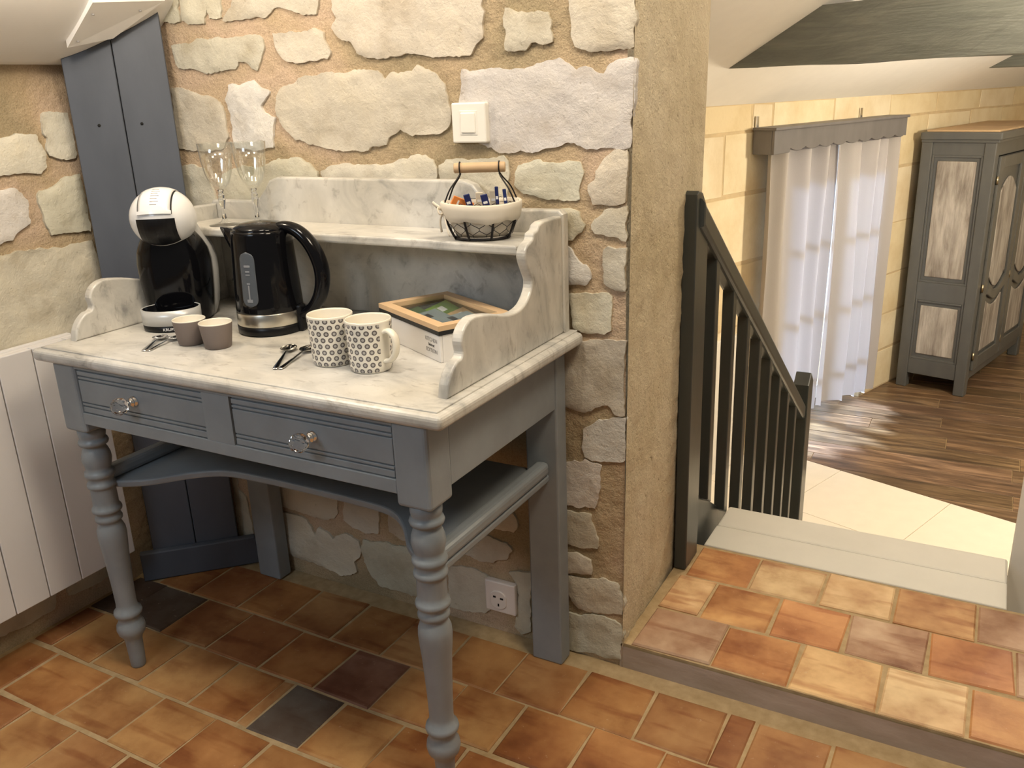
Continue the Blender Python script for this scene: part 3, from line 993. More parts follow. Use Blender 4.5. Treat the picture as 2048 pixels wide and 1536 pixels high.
# floor: cream tiles then planks
floor_low = struct(box('floor_lower', -2.2, 5.2, .9, 9.5, LOW_Z - .12, LOW_Z - .004, M['grout']))
E0 = Vector((.85, 3.86))
ED = Vector((.9455, -.3256))
EN = Vector((.3256, .9455))
def clip(poly, sign):
    out2 = []
    for i in range(len(poly)):
        a, b2 = poly[i], poly[(i + 1) % len(poly)]
        da, db = sign * (a - E0).dot(EN), sign * (b2 - E0).dot(EN)
        if da >= 0:
            out2.append(a)
        if (da >= 0) != (db >= 0):
            out2.append(a.lerp(b2, da / (da - db)))
    return out2
yy = 2.55
pi = 0
while yy < 8.6:
    xx = -.6 - random.uniform(0, .9)
    while xx < 3.3:
        ln = random.uniform(.9, 1.5)
        rect = [Vector((xx + .0015, yy + .0015)), Vector((xx + ln - .0015, yy + .0015)), Vector((xx + ln - .0015, yy + .1785)), Vector((xx + .0015, yy + .1785))]
        c4 = clip(rect, 1)
        if len(c4) >= 3 and xx + ln > -.4:
            bm = bmesh.new()
            bm_prism(bm, [(p.x - xx, p.y - yy) for p in c4], lambda p, q2, dd: Vector((p, q2, dd)), -.012, random.uniform(-.0004, .0004), .0012, 1)
            o = obj('plank', bm, M['plank_wood'], floor_low)
            o.location = (xx, yy, LOW_Z)
            k = random.uniform(.72, 1.25)
            o.color = (k, k * random.uniform(.96, 1.03), k * random.uniform(.92, 1.05), 1)
        xx += ln
    yy += .18
for a in range(-3, 4):
    for bb in range(0, 5):
        p0 = E0 + ED * (a * .60 + .22) - EN * (bb * .60 + .60)
        rect = [p0 + ED * .0015 + EN * .0015, p0 + ED * .5985 + EN * .0015, p0 + ED * .5985 + EN * .5985, p0 + ED * .0015 + EN * .5985]
        if p0.y < .8 or p0.x < -2:
            continue
        bm = bmesh.new()
        bm_prism(bm, [(p.x - p0.x, p.y - p0.y) for p in rect], lambda p, q2, dd: Vector((p, q2, dd)), -.01, 0, .001, 1)
        o = obj('tile', bm, M['cream_tile'], floor_low)
        o.location = (p0.x, p0.y, LOW_Z)

# window behind the curtain
win = struct(bpy.data.objects.new('window_1', None))
link(win)
win.matrix_world = LM
for (s0, s1, z0, z1) in ((OS0, OS1, OZ - .06, OZ), (OS0, OS1, LOW_Z, LOW_Z + .09), (OS0, OS0 + .06, LOW_Z, OZ), (OS1 - .06, OS1, LOW_Z, OZ), ((OS0 + OS1) / 2 - .05, (OS0 + OS1) / 2 + .05, LOW_Z, OZ)):
    box('window_frame', s0, s1, .20, .25, z0, z1, M['white_wall'], win, .004)
for k in (1, 2, 3):
    zz = LOW_Z + (OZ - LOW_Z) * k / 4
    for (s0, s1) in ((OS0 + .06, (OS0 + OS1) / 2 - .05), ((OS0 + OS1) / 2 + .05, OS1 - .06)):
        box('glazing_bar', s0, s1, .21, .24, zz - .015, zz + .015, M['white_wall'], win, .003)
for k in range(4):
    zz0 = LOW_Z + (OZ - LOW_Z) * k / 4 + (.09 if k == 0 else .015)
    zz1 = LOW_Z + (OZ - LOW_Z) * (k + 1) / 4 - (.06 if k == 3 else .015)
    for (s0, s1) in ((OS0 + .06, (OS0 + OS1) / 2 - .05), ((OS0 + OS1) / 2 + .05, OS1 - .06)):
        box('pane', s0, s1, .223, .227, zz0, zz1, M['pane_glass'], win)
# ------------------------------------------------------------------ washstand
W, H = .952, .76
TP, MB = M['table_paint'], M['marble']
ws = thing('washstand', 'grey painted washstand with a white marble top, splashback and shelf', 'washstand')
# legs
LEG = [(.0, 0), (.0145, 0), (.0165, .006), (.0172, .03), (.0185, .070), (.021, .080), (.0285, .090), (.0309, .101), (.0295, .112), (.0245, .120), (.0235, .126), (.0245, .133), (.0290, .137), (.0303, .142), (.0290, .148), (.0235, .153),
       (.0217, .166), (.0222, .19), (.023, .218), (.0246, .255), (.0264, .291), (.0285, .315), (.0299, .337), (.0290, .350), (.0250, .361), (.0230, .366), (.0245, .370), (.0278, .373), (.0281, .378), (.0262, .383), (.0245, .386), (.0255, .391), (.0298, .394),
       (.0307, .398), (.0295, .403), (.0258, .407), (.0260, .416), (.0255, .446), (.0262, .450), (.0292, .452), (.0298, .456), (.0285, .461), (.0255, .464), (.0258, .470), (.0268, .474), (.0298, .476), (.0307, .481), (.0293, .487), (.0248, .491), (.0265, .499),
       (.0295, .513), (.0285, .525), (.0250, .536), (.0216, .542), (.0225, .546), (.0285, .548), (.0301, .553), (.0285, .558), (.0245, .561), (.0262, .566), (.0272, .572), (.0272, .588)]
XC, BLK = .024, .067
for side in (0, 1):
    cx = XC + BLK / 2 if side == 0 else W - XC - BLK / 2
    bm = bmesh.new()
    bm_lathe(bm, LEG, 36, Matrix.Translation((cx, BLK / 2, 0)))
    for f in bm.faces:
        f.smooth = True
    bm_box(bm, cx - BLK / 2, cx + BLK / 2, 0, BLK, .585, .733, .007, 3)
    obj('leg', bm, TP, ws)
for x0 in (XC, W - XC - .073):
    box('leg', x0, x0 + .073, .4528, .497, 0, .733, TP, ws, .004)
# apron frame around the drawers
box('apron_rail', XC + BLK - .002, W - XC - BLK + .002, .002, .022, .606, .631, TP, ws, .0015)
box('apron_rail', XC + BLK - .002, W - XC - BLK + .002, .002, .022, .7235, .733, TP, ws, .001)
box('apron_stile', .442, .510, .002, .022, .631, .7235, TP, ws)
for x0 in (XC + .003, W - XC - .023):
    box('side_apron', x0, x0 + .020, BLK, .4528, .606, .733, TP, ws, .0015)
box('rear_apron', XC + .07, W - XC - .07, .470, .490, .606, .733, TP, ws)
for (x0, x1, kx, lab) in ((.0915, .4405, .253, 0), (.5115, .8605, .694, 1)):
    dr = box('drawer', x0, x1, .0085, .022, .6325, .722, TP, ws)
    bm = bmesh.new()
    for (z0, z1) in ((.6325, .6445), (.6468, .6520), (.6543, .7005), (.7028, .7080), (.7103, .7195)):
        bm_box(bm, x0 + .0008, x1 - .0008, .0045, .0095, z0, z1, .0012, 2)
    obj('drawer_face', bm, TP, dr)
    bm = bmesh.new()
    bm_box(bm, x0 + .003, x1 - .003, .022, .40, .637, .700)
    obj('drawer_box', bm, TP, dr)
    kz = .678
    mt = Matrix.Translation((kx, .0045, kz)) @ Matrix.Rotation(R(90), 4, 'X')
    lathe('knob_base', [(0, 0), (.0105, 0), (.0110, .002), (.0075, .004), (.0070, .0055), (.0095, .007), (.0095, .009), (.006, .0105), (.005, .016), (.006, .0175), (0, .018)], M['chrome'], dr, 24, mt)
    bm = bmesh.new()
    bmesh.ops.create_icosphere(bm, subdivisions=2, radius=.0172, matrix=Matrix.Translation((kx, .0045 - .0335, kz)))
    obj('knob', bm, M['glass'], dr)
# braces and lower shelf
for cx in (XC + BLK / 2, W - XC - BLK / 2):
    box('brace', cx - .015, cx + .015, BLK / 2 + .012, .4545, .459, .489, TP, ws, .010, 3)
sh = [(.045, .470), (.045, .062), (.080, .050), (.14, .085), (.20, .150), (.26, .187), (.36, .196), (.476, .197), (.592, .196), (.692, .187), (.752, .150), (.812, .085), (.872, .050), (.907, .062), (.907, .470)]
front = smooth_pts([(a, bb, 0) for a, bb in sh[1:-1]], 5)
outl = [(sh[0][0], sh[0][1])] + [(p.x, p.y) for p in front] + [(sh[-1][0], sh[-1][1])]
bm = bmesh.new()
bm_prism(bm, outl, lambda a, bb, d: Vector((a, bb, d)), .443, .459, .004, 2)
obj('lower_shelf', bm, TP, ws)
# marble
bm = bmesh.new()
bm_box(bm, -.014, W + .014, -.014, .505, .7325, .7575, .0095, 4)
bm_box(bm, 0, W, 0, .505, .745, H, .0012, 2)
obj('marble_top', bm, MB, ws)
bp_o = [(.014, H), (.014, .985), (.022, .995), (.140, .996), (.172, 1.003), (.192, 1.022), (.208, 1.042), (.232, 1.050), (.720, 1.050), (.744, 1.042), (.760, 1.022), (.780, 1.003), (.812, .997), (.930, .998), (.939, .990), (.939, H)]
bm = bmesh.new()
bm_prism(bm, bp_o, lambda a, bb, d: Vector((a, d, bb)), .475, .499, .005, 3)
obj('splashback', bm, MB, ws)
pn = [(.055, H), (.060, .781), (.072, .799), (.088, .811), (.102, .814), (.107, .823), (.104, .840), (.112, .856), (.128, .867), (.150, .871), (.196, .864), (.245, .851), (.285, .846), (.320, .852), (.343, .870), (.349, .888), (.339, .907), (.329, .925), (.326, .942), (.337, .955), (.356, .962), (.361, .972), (.376, .976), (.384, .984), (.401, .988), (.4745, .987), (.4745, H)]
for x0 in (.016, .916):
    bm = bmesh.new()
    pp = [(p.x, p.y) for p in smooth_pts([(a, bb, 0) for a, bb in pn[:-2]], 3)] + pn[-2:]
    bm_prism(bm, pp, lambda a, bb, d: Vector((d, a, bb)), x0, x0 + .020, .004, 3)
    obj('side_panel', bm, MB, ws)
bm = bmesh.new()
so = [(.0365, .4745), (.0365, .345)] + [(p.x, p.y) for p in smooth_pts([(.0365, .336, 0), (.20, .334, 0), (.26, .342, 0), (.69, .342, 0), (.75, .334, 0), (.9155, .330, 0)], 4)] + [(.9155, .4745)]
bm_prism(bm, so, lambda a, bb, d: Vector((a, bb, d)), .936, .954, .005, 3)
obj('marble_shelf', bm, MB, ws)

# ------------------------------------------------------------------ coffee machine
def ssec(z, hw, yf, yb, n=40, ex=2.6, cx=0.0):
    out = []
    cy, hd = (yf + yb) / 2, (yb - yf) / 2
    for i in range(n):
        a = 2 * math.pi * i / n
        ca, sa = math.cos(a), math.sin(a)
        out.append(Vector((cx + hw * math.copysign(abs(ca) ** (2 / ex), ca), cy + hd * math.copysign(abs(sa) ** (2 / ex), sa), z)))
    return out

cm = thing('coffee_machine', 'glossy black and white rounded capsule coffee machine beside the kettle', 'coffee machine', (.103, .268, H), R(34))
secs = [(0, .058, -.030, .070), (.004, .064, -.036, .074), (.03, .069, -.040, .077), (.06, .0725, -.043, .079), (.10, .0755, -.047, .080), (.13, .076, -.049, .080), (.155, .072, -.049, .078), (.175, .063, -.048, .072), (.19, .054, -.047, .064), (.205, .047, -.046, .056), (.225, .042, -.045, .05)]
bm = bmesh.new()
bm_loft(bm, [ssec(*s) for s in secs])
obj('body', bm, M['black_gloss'], cm, smooth=True)
bm = bmesh.new()
secs2 = [(0.002, .064, .018, .080), (.03, .0735, .018, .086), (.06, .077, .018, .088), (.10, .080, .016, .090), (.13, .0805, .012, .090), (.155, .0765, .006, .088), (.175, .067, .0, .083), (.19, .058, -.006, .076), (.205, .052, -.010, .068), (.222, .045, -.012, .058)]
bm_loft(bm, [ssec(*s) for s in secs2])
obj('rear_shell', bm, M['silver_plastic'], cm, smooth=True)
HC, HR = Vector((0, -.016, .226)), .067
TILT = Matrix.Translation(HC) @ Matrix.Rotation(R(-8), 4, 'X')
def hp(az, el, k=1.0):
    ca = math.cos(el)
    return TILT @ Vector((HR * k * ca * math.sin(az), -HR * k * ca * math.cos(az), HR * .93 * k * math.sin(el)))
def head_patch(name, a0, a1, e0, e1, k0, k1, mat, parent, na=16, ne=16):
    bm = bmesh.new()
    g = {}
    for lay, kk in ((0, k0), (1, k1)):
        for i in range(na + 1):
            for j in range(ne + 1):
                g[lay, i, j] = bm.verts.new(hp(a0 + (a1 - a0) * i / na, e0 + (e1 - e0) * j / ne, kk))
    for lay in (0, 1):
        for i in range(na):
            for j in range(ne):
                bm.faces.new((g[lay, i, j], g[lay, i + 1, j], g[lay, i + 1, j + 1], g[lay, i, j + 1]))
    for i in range(na):
        for j in (0, ne):
            bm.faces.new((g[0, i, j], g[0, i + 1, j], g[1, i + 1, j], g[1, i, j]))
    for j in range(ne):
        for i in (0, na):
            bm.faces.new((g[0, i, j], g[0, i, j + 1], g[1, i, j + 1], g[1, i, j]))
    bmesh.ops.remove_doubles(bm, verts=bm.verts[:], dist=1e-5)
    o = obj(name, bm, mat, parent, smooth=True)
    return o
bm = bmesh.new()
bmesh.ops.create_uvsphere(bm, u_segments=40, v_segments=24, radius=HR)
bmesh.ops.transform(bm, matrix=TILT @ Matrix.Diagonal((1, 1, .93, 1)), verts=bm.verts[:])
head = obj('head', bm, M['white_gloss'], cm, smooth=True)
def strip_pt(x, ph, k):
    rr = math.sqrt(max(0.0, HR * HR - x * x))
    return TILT @ Vector((x * k, -rr * k * math.cos(ph), rr * .93 * k * math.sin(ph)))
def head_strip(name, x0, x1, p0, p1, k0, k1, mat, parent, nx=10, np_=18):
    bm = bmesh.new()
    g = {}
    for lay, kk in ((0, k0), (1, k1)):
        for i in range(nx + 1):
            for j in range(np_ + 1):
                g[lay, i, j] = bm.verts.new(strip_pt(x0 + (x1 - x0) * i / nx, p0 + (p1 - p0) * j / np_, kk))
    for lay in (0, 1):
        for i in range(nx):
            for j in range(np_):
                bm.faces.new((g[lay, i, j], g[lay, i + 1, j], g[lay, i + 1, j + 1], g[lay, i, j + 1]))
    for i in range(nx):
        for j in (0, np_):
            bm.faces.new((g[0, i, j], g[0, i + 1, j], g[1, i + 1, j], g[1, i, j]))
    for j in range(np_):
        for i in (0, nx):
            bm.faces.new((g[0, i, j], g[0, i, j + 1], g[1, i, j + 1], g[1, i, j]))
    return obj(name, bm, mat, parent, smooth=False)
head_strip('head_seam', -.0345, .0345, R(6), R(118), .97, 1.004, M['dark_hole'], head)
lid = head_strip('lid', -.0315, .0315, R(8), R(114), .97, 1.022, M['white_gloss'], head)
for p in lid.data.polygons:
    p.use_smooth = True
head_strip('lid_lip', -.0325, .0325, R(6), R(13), .97, 1.062, M['white_gloss'], head, 10, 4)
head_strip('spout_cover', -.038, .038, R(-64), R(-3), .95, 1.020, M['black_satin'], head)
head_patch('rear_cap', R(118), R(242), R(-80), R(80), .97, 1.02, M['black_satin'], head)
bm = bmesh.new()
for k in range(7):
    ph = R(24 + k * 6.5)
    p0, p1 = strip_pt(-.006, ph, 1.0235), strip_pt(.010 if k % 2 else .007, ph, 1.0235)
    bm_tube(bm, [p0, p0.lerp(p1, .5), p1], .0008, 5)
obj('lid_print', bm, M['print_grey'], head)
tr = lathe('drip_tray', [(0, .014), (.0575, .014), (.0575, .0455), (.0545, .0455), (.0535, .022), (0, .022)], M['silver_plastic'], cm, 44, Matrix.Translation((0, -.066, 0)) @ Matrix.Diagonal((1.06, .82, 1, 1)))
lathe('tray_base', [(0, 0), (.052, 0), (.056, .003), (.0572, .014), (0, .0145)], M['black_satin'], tr, 44, Matrix.Translation((0, -.066, 0)) @ Matrix.Diagonal((1.06, .82, 1, 1)))
lathe('tray_inside', [(0, .0235), (.0528, .0235), (.0538, .0448), (.0542, .0448), (.0542, .0225), (0, .0225)], M['black_gloss'], tr, 44, Matrix.Translation((0, -.066, 0)) @ Matrix.Diagonal((1.06, .82, 1, 1)))
text_mesh('lettering', 'KRUPS', .0085, M['print_white'], tr, Matrix.Translation((.004, -.066 - .0472, .0045)) @ Matrix.Rotation(R(90), 4, 'X'))
cord = tube('power_cord', smooth_pts([(.165, .372, .835), (.185, .42, .815), (.22, .445, .795), (.28, .44, .778), (.33, .40, .768), (.345, .36, .766)], 6), .0033, M['black_satin'])
tag(cord, 'thin black power cord running behind the kettle towards the splashback', 'cord')

# ------------------------------------------------------------------ kettle
kt = thing('kettle', 'glossy black electric kettle with a steel band near its base', 'kettle', (.356, .284, H), R(14))
lathe('base', [(0, 0), (.065, 0), (.0685, .003), (.0690, .018), (.067, .019), (0, .019)], M['black_satin'], kt, 48)
lathe('steel_band', [(0, .0192), (.0680, .0192), (.0684, .0205), (.0680, .0445), (.0674, .0455), (0, .0455)], M['steel'], kt, 48)
bd = lathe('body', [(0, .0457), (.0670, .0457), (.0680, .049), (.0676, .06), (.0652, .11), (.0624, .16), (.0602, .202), (.0596, .207), (.057, .2085), (0, .2085)], M['black_gloss'], kt, 56)
lathe('lid', [(0, .2075), (.0555, .2075), (.0560, .2095), (.052, .2145), (.040, .2205), (.022, .2235), (0, .2245)], M['black_gloss'], kt, 48)
bm = bmesh.new()
sp_sec = []
for (x, hw, z0, z1) in ((-.048, .030, .140, .2080), (-.058, .024, .152, .2090), (-.074, .014, .180, .2105), (-.090, .003, .207, .2120)):
    sp_sec.append([Vector((x, hw * math.cos(a), (z0 + z1) / 2 + (z1 - z0) / 2 * max(-1, min(1, 1.15 * math.sin(a))))) for a in [2 * math.pi * i / 16 for i in range(16)]])
bm_loft(bm, sp_sec)
obj('spout', bm, M['black_gloss'], kt, smooth=True)
hpth = smooth_pts([(.030, 0, .209), (.055, 0, .213), (.082, 0, .204), (.106, 0, .180), (.122, 0, .146), (.126, 0, .112), (.118, 0, .078), (.101, 0, .052), (.080, 0, .038), (.062, 0, .028)], 6)
nh = len(hpth)
tube('handle', hpth, [.0095 + .0055 * math.sin(math.pi * min(1, i / (nh - 1) * 1.05)) for i in range(nh)], M['black_gloss'], kt, 14, sy=1.25)
bm = bmesh.new()
bm_box(bm, .060, .076, -.012, .012, .0, .055, .004, 2)
obj('handle_foot', bm, M['black_satin'], kt)
def cyl_patch(a0, a1, z0, z1, rf, off, round_=True, n=10, m2=14):
    bm = bmesh.new()
    rows_ = []
    for j in range(m2 + 1):
        t = j / m2
        z = z0 + (z1 - z0) * t
        half = (a1 - a0) / 2
        if round_:
            e = min(t, 1 - t) * (z1 - z0)
            rr = half * .064
            if e < rr:
                half *= math.sqrt(max(0.0, 1 - (1 - e / rr) ** 2)) * .96 + .04
        mid = (a0 + a1) / 2
        rows_.append([bm.verts.new(((rf(z) + off) * math.cos(mid + half * (2 * i / n - 1)), (rf(z) + off) * math.sin(mid + half * (2 * i / n - 1)), z)) for i in range(n + 1)])
    for j in range(m2):
        for i in range(n):
            bm.faces.new((rows_[j][i], rows_[j][i + 1], rows_[j + 1][i + 1], rows_[j + 1][i]))
    r2 = bmesh.ops.extrude_face_region(bm, geom=bm.faces[:])
    for v in r2['geom']:
        if isinstance(v, bmesh.types.BMVert):
            d = Vector((v.co.x, v.co.y, 0)).normalized()
            v.co -= d * .0025
    return bm
rk = lambda z: .0680 - (z - .049) * .051
ga = R(-92)
gz = obj('water_gauge', cyl_patch(ga - R(15), ga + R(15), .062, .172, rk, .0009, True, 10, 24), M['gauge'], kt, smooth=True)
for (z0, z1, da) in ((.142, .146, 6), (.132, .135, 4), (.126, .128, 4), (.108, .111, 3), (.078, .106, 1.2), (.072, .078, 5)):
    obj('gauge_mark', cyl_patch(ga - R(da), ga + R(da), z0, z1, rk, .0015, False, 4, 3), M['gauge_mark'], gz)

# ------------------------------------------------------------------ cups, mugs, glasses, spoons
def solid_cup(label, x, y):
    t = thing('espresso_cup', label, 'cup', (x, y, H), 0, 'espresso cups')
    lathe('cup_wall', [(0, 0), (.0235, 0), (.0255, .0025), (.0268, .012), (.0318, .0490), (.0314, .0496), (.0300, .0490)], M['taupe'], t, 40, cap=False)
    lathe('inner_glaze', [(.0318, .0490), (.0319, .0503), (.0312, .0510), (.0302, .0503), (.0300, .0490), (.0250, .0105), (.0215, .0065), (0, .0060)], M['ceramic'], t, 40, cap=False)
    return t
solid_cup('taupe espresso cup nearer to the coffee machine, farther from the mugs', .279, .138)
solid_cup('taupe espresso cup with cream inside, nearer to the mugs', .351, .139)

def mug(label, x, y, rz):
    t = thing('mug', label, 'mug', (x, y, H), R(rz), 'ring patterned mugs')
    lathe('mug_wall', [(0, .002), (.030, .002), (.031, 0), (.0335, 0), (.0365, .004), (.0378, .012), (.0408, .0885)], M['ring_print_glaze'], t, 56, cap=False)
    lathe('inner_glaze', [(.0408, .0885), (.0405, .0905), (.0396, .0914), (.0384, .0905), (.0378, .088), (.0350, .014), (.031, .008), (0, .007)], M['ceramic'], t, 56, cap=False)
    pth = smooth_pts([(.0385, 0, .072), (.050, 0, .0745), (.061, 0, .067), (.0645, 0, .052), (.060, 0, .035), (.050, 0, .024), (.0375, 0, .020)], 6)
    tube('handle', pth, .0046, M['ceramic'], t, 12, sy=1.7)
    return t
mug('cream mug with grey ring pattern, nearer the kettle, its handle hidden', .634, .146, 118)
mug('cream mug with grey ring pattern, its handle pointing at the white box', .723, .141, -8)

def wineglass(label, x, y):
    t = thing('wine_glass', label, 'glass', (x, y, .954), 0, 'wine glasses')
    lathe('foot', [(0, 0), (.0335, 0), (.0345, .0012), (.032, .0022), (.018, .0040), (.0075, .0085), (.0050, .014), (0, .014)], M['thin_glass'], t, 40)
    lathe('stem', [(0, .0142), (.0049, .0142), (.0042, .028), (.0048, .040), (.0072, .050), (.0082, .056), (.0060, .0605), (.0075, .0635), (.0060, .0665), (.0050, .071), (.0065, .0765), (0, .0766)], M['glass'], t, 24)
    lathe('bowl', [(0, .0768), (.0070, .0768), (.0130, .081), (.0215, .091), (.0285, .110), (.0335, .138), (.0372, .176), (.0366, .1765), (.0327, .138), (.0276, .111), (.0205, .0935), (.012, .085), (0, .083)], M['thin_glass'], t, 44)
    return t
wineglass('clear stemmed wine glass at the left end of the marble shelf', .152, .384)
wineglass('clear stemmed wine glass partly hidden behind the kettle lid', .213, .422)

def spoon(label, tip, bowl, length, group, flip=False):
    tip, bowl = Vector(tip), Vector(bowl)
    d = (bowl - tip)
    ang = math.atan2(d.y, d.x)
    k = length
    bm = bmesh.new()
    g = []
    NS, NW = 34, 8
    for i in range(NS + 1):
        t = i / NS
        if t < .68:
            u = t / .68
            hw = (.0042 * (1 - u) ** 1.2 + .0016 + .0006 * u) * (.6 + .4 * min(1, u * 12))
            zc = .0022 + .0045 * u
            dep = 0.0
        else:
            u = (t - .68) / .32
            hw = .0020 + .0135 * (max(0.0, math.sin(math.pi * min(1, u ** .9))) ** .6) if u < 1 else .0004
            hw = max(hw * (1 if u < .97 else .7), .0006)
            zc = .0060 + .001 * (1 - u)
            dep = .0050 * math.sin(math.pi * u) if 0 < u < 1 else 0
        rw = []
        for j in range(NW + 1):
            s = 2 * j / NW - 1
            zz = zc + dep * (s * s - 1) if dep else zc + .0006 * (1 - s * s)
            rw.append(bm.verts.new((t * k, s * hw, max(zz, .0008))))
        g.append(rw)
    for i in range(NS):
        for j in range(NW):
            bm.faces.new((g[i][j], g[i + 1][j], g[i + 1][j + 1], g[i][j + 1]))
    r2 = bmesh.ops.extrude_face_region(bm, geom=bm.faces[:])
    for v in r2['geom']:
        if isinstance(v, bmesh.types.BMVert):
            v.co.z -= .0007
    o = obj('teaspoon', bm, M['chrome'], None, smooth=True)
    o.location = (tip.x, tip.y, H + .0002)
    o.rotation_euler = (0, 0, ang)
    return tag(o, label, 'spoon', group)
spoon('shiny teaspoon beside the mugs, its bowl farther from the patterned mug', (.566, .066), (.488, .196), .147, 'teaspoons by the mugs')
spoon('shiny teaspoon whose bowl touches the patterned mug beside the kettle', (.574, .070), (.538, .190), .142, 'teaspoons by the mugs')
spoon('small coffee spoon beside the espresso cups, farther from the cups', (.236, .056), (.184, .150), .105, 'coffee spoons by the cups')
spoon('small coffee spoon beside the espresso cups, bowl reaching the cup', (.243, .060), (.222, .150), .102, 'coffee spoons by the cups')

# ------------------------------------------------------------------ tea box
tb = thing('tea_box', 'white tea box with a glass lid framed in pale wood', 'box', (.611, .322, H), R(-27.5))
BL, BD = .236, .152
bm = bmesh.new()
bm_box(bm, 0, BL, 0, .006, 0, .050, .0015)
bm_box(bm, 0, BL, BD - .006, BD, 0, .050, .0015)
bm_box(bm, 0, .006, .006, BD - .006, 0, .050)
bm_box(bm, BL - .006, BL, .006, BD - .006, 0, .050)
bm_box(bm, .006, BL - .006, .006, BD - .006, 0, .006)
bx_ = obj('box_body', bm, M['box_white'], tb)
def frame_mesh(x0, x1, y0, y1, w, z0, z1, bev):
    bm = bmesh.new()
    o_ = [(x0, y0), (x1, y0), (x1, y1), (x0, y1)]
    i_ = [(x0 + w, y0 + w), (x1 - w, y0 + w), (x1 - w, y1 - w), (x0 + w, y1 - w)]
    vs = {}
    for nm, lst in (('o', o_), ('i', i_)):
        for k, (x, y) in enumerate(lst):
            vs[nm, k, 0] = bm.verts.new((x, y, z0))
            vs[nm, k, 1] = bm.verts.new((x, y, z1))
    for k in range(4):
        l = (k + 1) % 4
        bm.faces.new((vs['o', k, 0], vs['o', l, 0], vs['o', l, 1], vs['o', k, 1]))
        bm.faces.new((vs['i', k, 0], vs['i', l, 0], vs['i', l, 1], vs['i', k, 1]))
        bm.faces.new((vs['o', k, 1], vs['o', l, 1], vs['i', l, 1], vs['i', k, 1]))
        bm.faces.new((vs['o', k, 0], vs['o', l, 0], vs['i', l, 0], vs['i', k, 0]))
    return bm
lidf = obj('lid_frame', frame_mesh(-.002, BL + .002, -.002, BD + .002, .020, .0585, .0675, .001), M['frame_wood'], tb)
obj('lid_edge', frame_mesh(-.002, BL + .002, -.002, BD + .002, .020, .0505, .0585, .001), M['box_black'], tb)
box('lid_pane', .018, BL - .018, .018, BD - .018, .0588, .0606, M['pane_glass'], tb)
text_mesh('lettering', 'KITCHEN', .0105, M['print_grey'], bx_, Matrix.Translation((.205, -.0003, .0335)) @ Matrix.Rotation(R(90), 4, 'X'))
text_mesh('lettering', 'bistrot', .0080, M['print_black'], bx_, Matrix.Translation((.205, -.0003, .0248)) @ Matrix.Rotation(R(90), 4, 'X'))
text_mesh('lettering', 'EDITION', .0105, M['print_grey'], bx_, Matrix.Translation((.205, -.0003, .0135)) @ Matrix.Rotation(R(90), 4, 'X'))
TBM = Matrix.Translation((.611, .322, H)) @ Matrix.Rotation(R(-27.5), 4, 'Z')
for (x0, x1, y0, y1, z, tx, mt_, lab) in ((.022, .082, .080, .140, .036, 14, 'green_paper', 'bright green tea sachet in the corner of the tea box'),
                                      (.070, .130, .020, .085, .040, 6, 'grey_paper', 'grey tea sachet lying near the front of the tea box'),
                                      (.090, .150, .088, .142, .036, 12, 'tan_paper', 'tan tea sachet at the back of the tea box'),
                                      (.132, .178, .030, .120, .042, 4, 'grey_paper', 'grey tea sachet in the middle of the tea box'),
                                      (.178, .222, .060, .140, .038, 10, 'darkgreen_paper', 'dark green tea sachet near the right end of the tea box'),
                                      (.012, .066, .014, .076, .034, 10, 'darkgreen_paper', 'dark green tea sachet at the left end of the tea box')):
    bm = bmesh.new()
    cx_, cy_ = (x0 + x1) / 2, (y0 + y1) / 2
    bm_box(bm, x0 - cx_, x1 - cx_, y0 - cy_, y1 - cy_, -.0025, .0025, .002, 2)
    o = obj('tea_sachet', bm, M[mt_])
    o.matrix_world = TBM @ Matrix.Translation((cx_, cy_, z + .009)) @ Matrix.Rotation(R(tx), 4, 'X') @ Matrix.Rotation(R(tx * .5), 4, 'Y')
    tag(o, lab, 'tea sachet', 'tea sachets in the box')
    bm = bmesh.new()
    bm_box(bm, -.012, .012, -.006, .006, .0026, .003)
    obj('sachet_print', bm, M['print_white' if mt_ != 'grey_paper' else 'print_black'], o)

# ------------------------------------------------------------------ wire basket
BK = (.815, .386, .954)
bk = thing('wire_basket', 'small oval wire basket with cream cloth liner and wooden handle on the shelf', 'basket', BK, R(24))
def oval(a, bb, z, n=40):
    return [Vector((a * math.cos(2 * math.pi * i / n), bb * math.sin(2 * math.pi * i / n), z)) for i in range(n)]
def bprof(z):
    t = min(1.0, z / .075)
    return .050 + .022 * (1 - (1 - t) ** 2.2), .038 + .018 * (1 - (1 - t) ** 2.2)
def bpt(th, z, off=0.0):
    a, bb = bprof(z)
    return Vector(((a + off) * math.cos(th), (bb + off) * math.sin(th), z))
bm = bmesh.new()
bm_tube(bm, oval(.050, .038, .003), .0028, 8, True)
bm_tube(bm, oval(.0715, .0555, .066), .0016, 6, True)
for k in range(8):
    th = 2 * math.pi * (k + .5) / 8
    bm_tube(bm, [bpt(th, z, .0006) for z in (.002, .01, .02, .032, .045, .056, .066)], .0022, 6)
obj('wire_frame', bm, M['black_wire'], bk, smooth=True)
bm = bmesh.new()
NC, NR = 14, 5
for c_ in range(NC):
    for r_ in range(NR):
        th = 2 * math.pi * (c_ + .5 * (r_ % 2)) / NC
        dth = 2 * math.pi / NC
        z0 = .004 + r_ * .0125
        # one Y of the hexagonal netting
        bm_tube(bm, [bpt(th, z0 + .004), bpt(th, z0 + .0085)], .0006, 4)
        bm_tube(bm, [bpt(th, z0 + .0085), bpt(th + dth / 2, z0 + .0165)], .0006, 4)
        bm_tube(bm, [bpt(th, z0 + .0085), bpt(th - dth / 2, z0 + .0165)], .0006, 4)
obj('wire_netting', bm, M['black_wire'], bk)
bm = bmesh.new()
ss = []
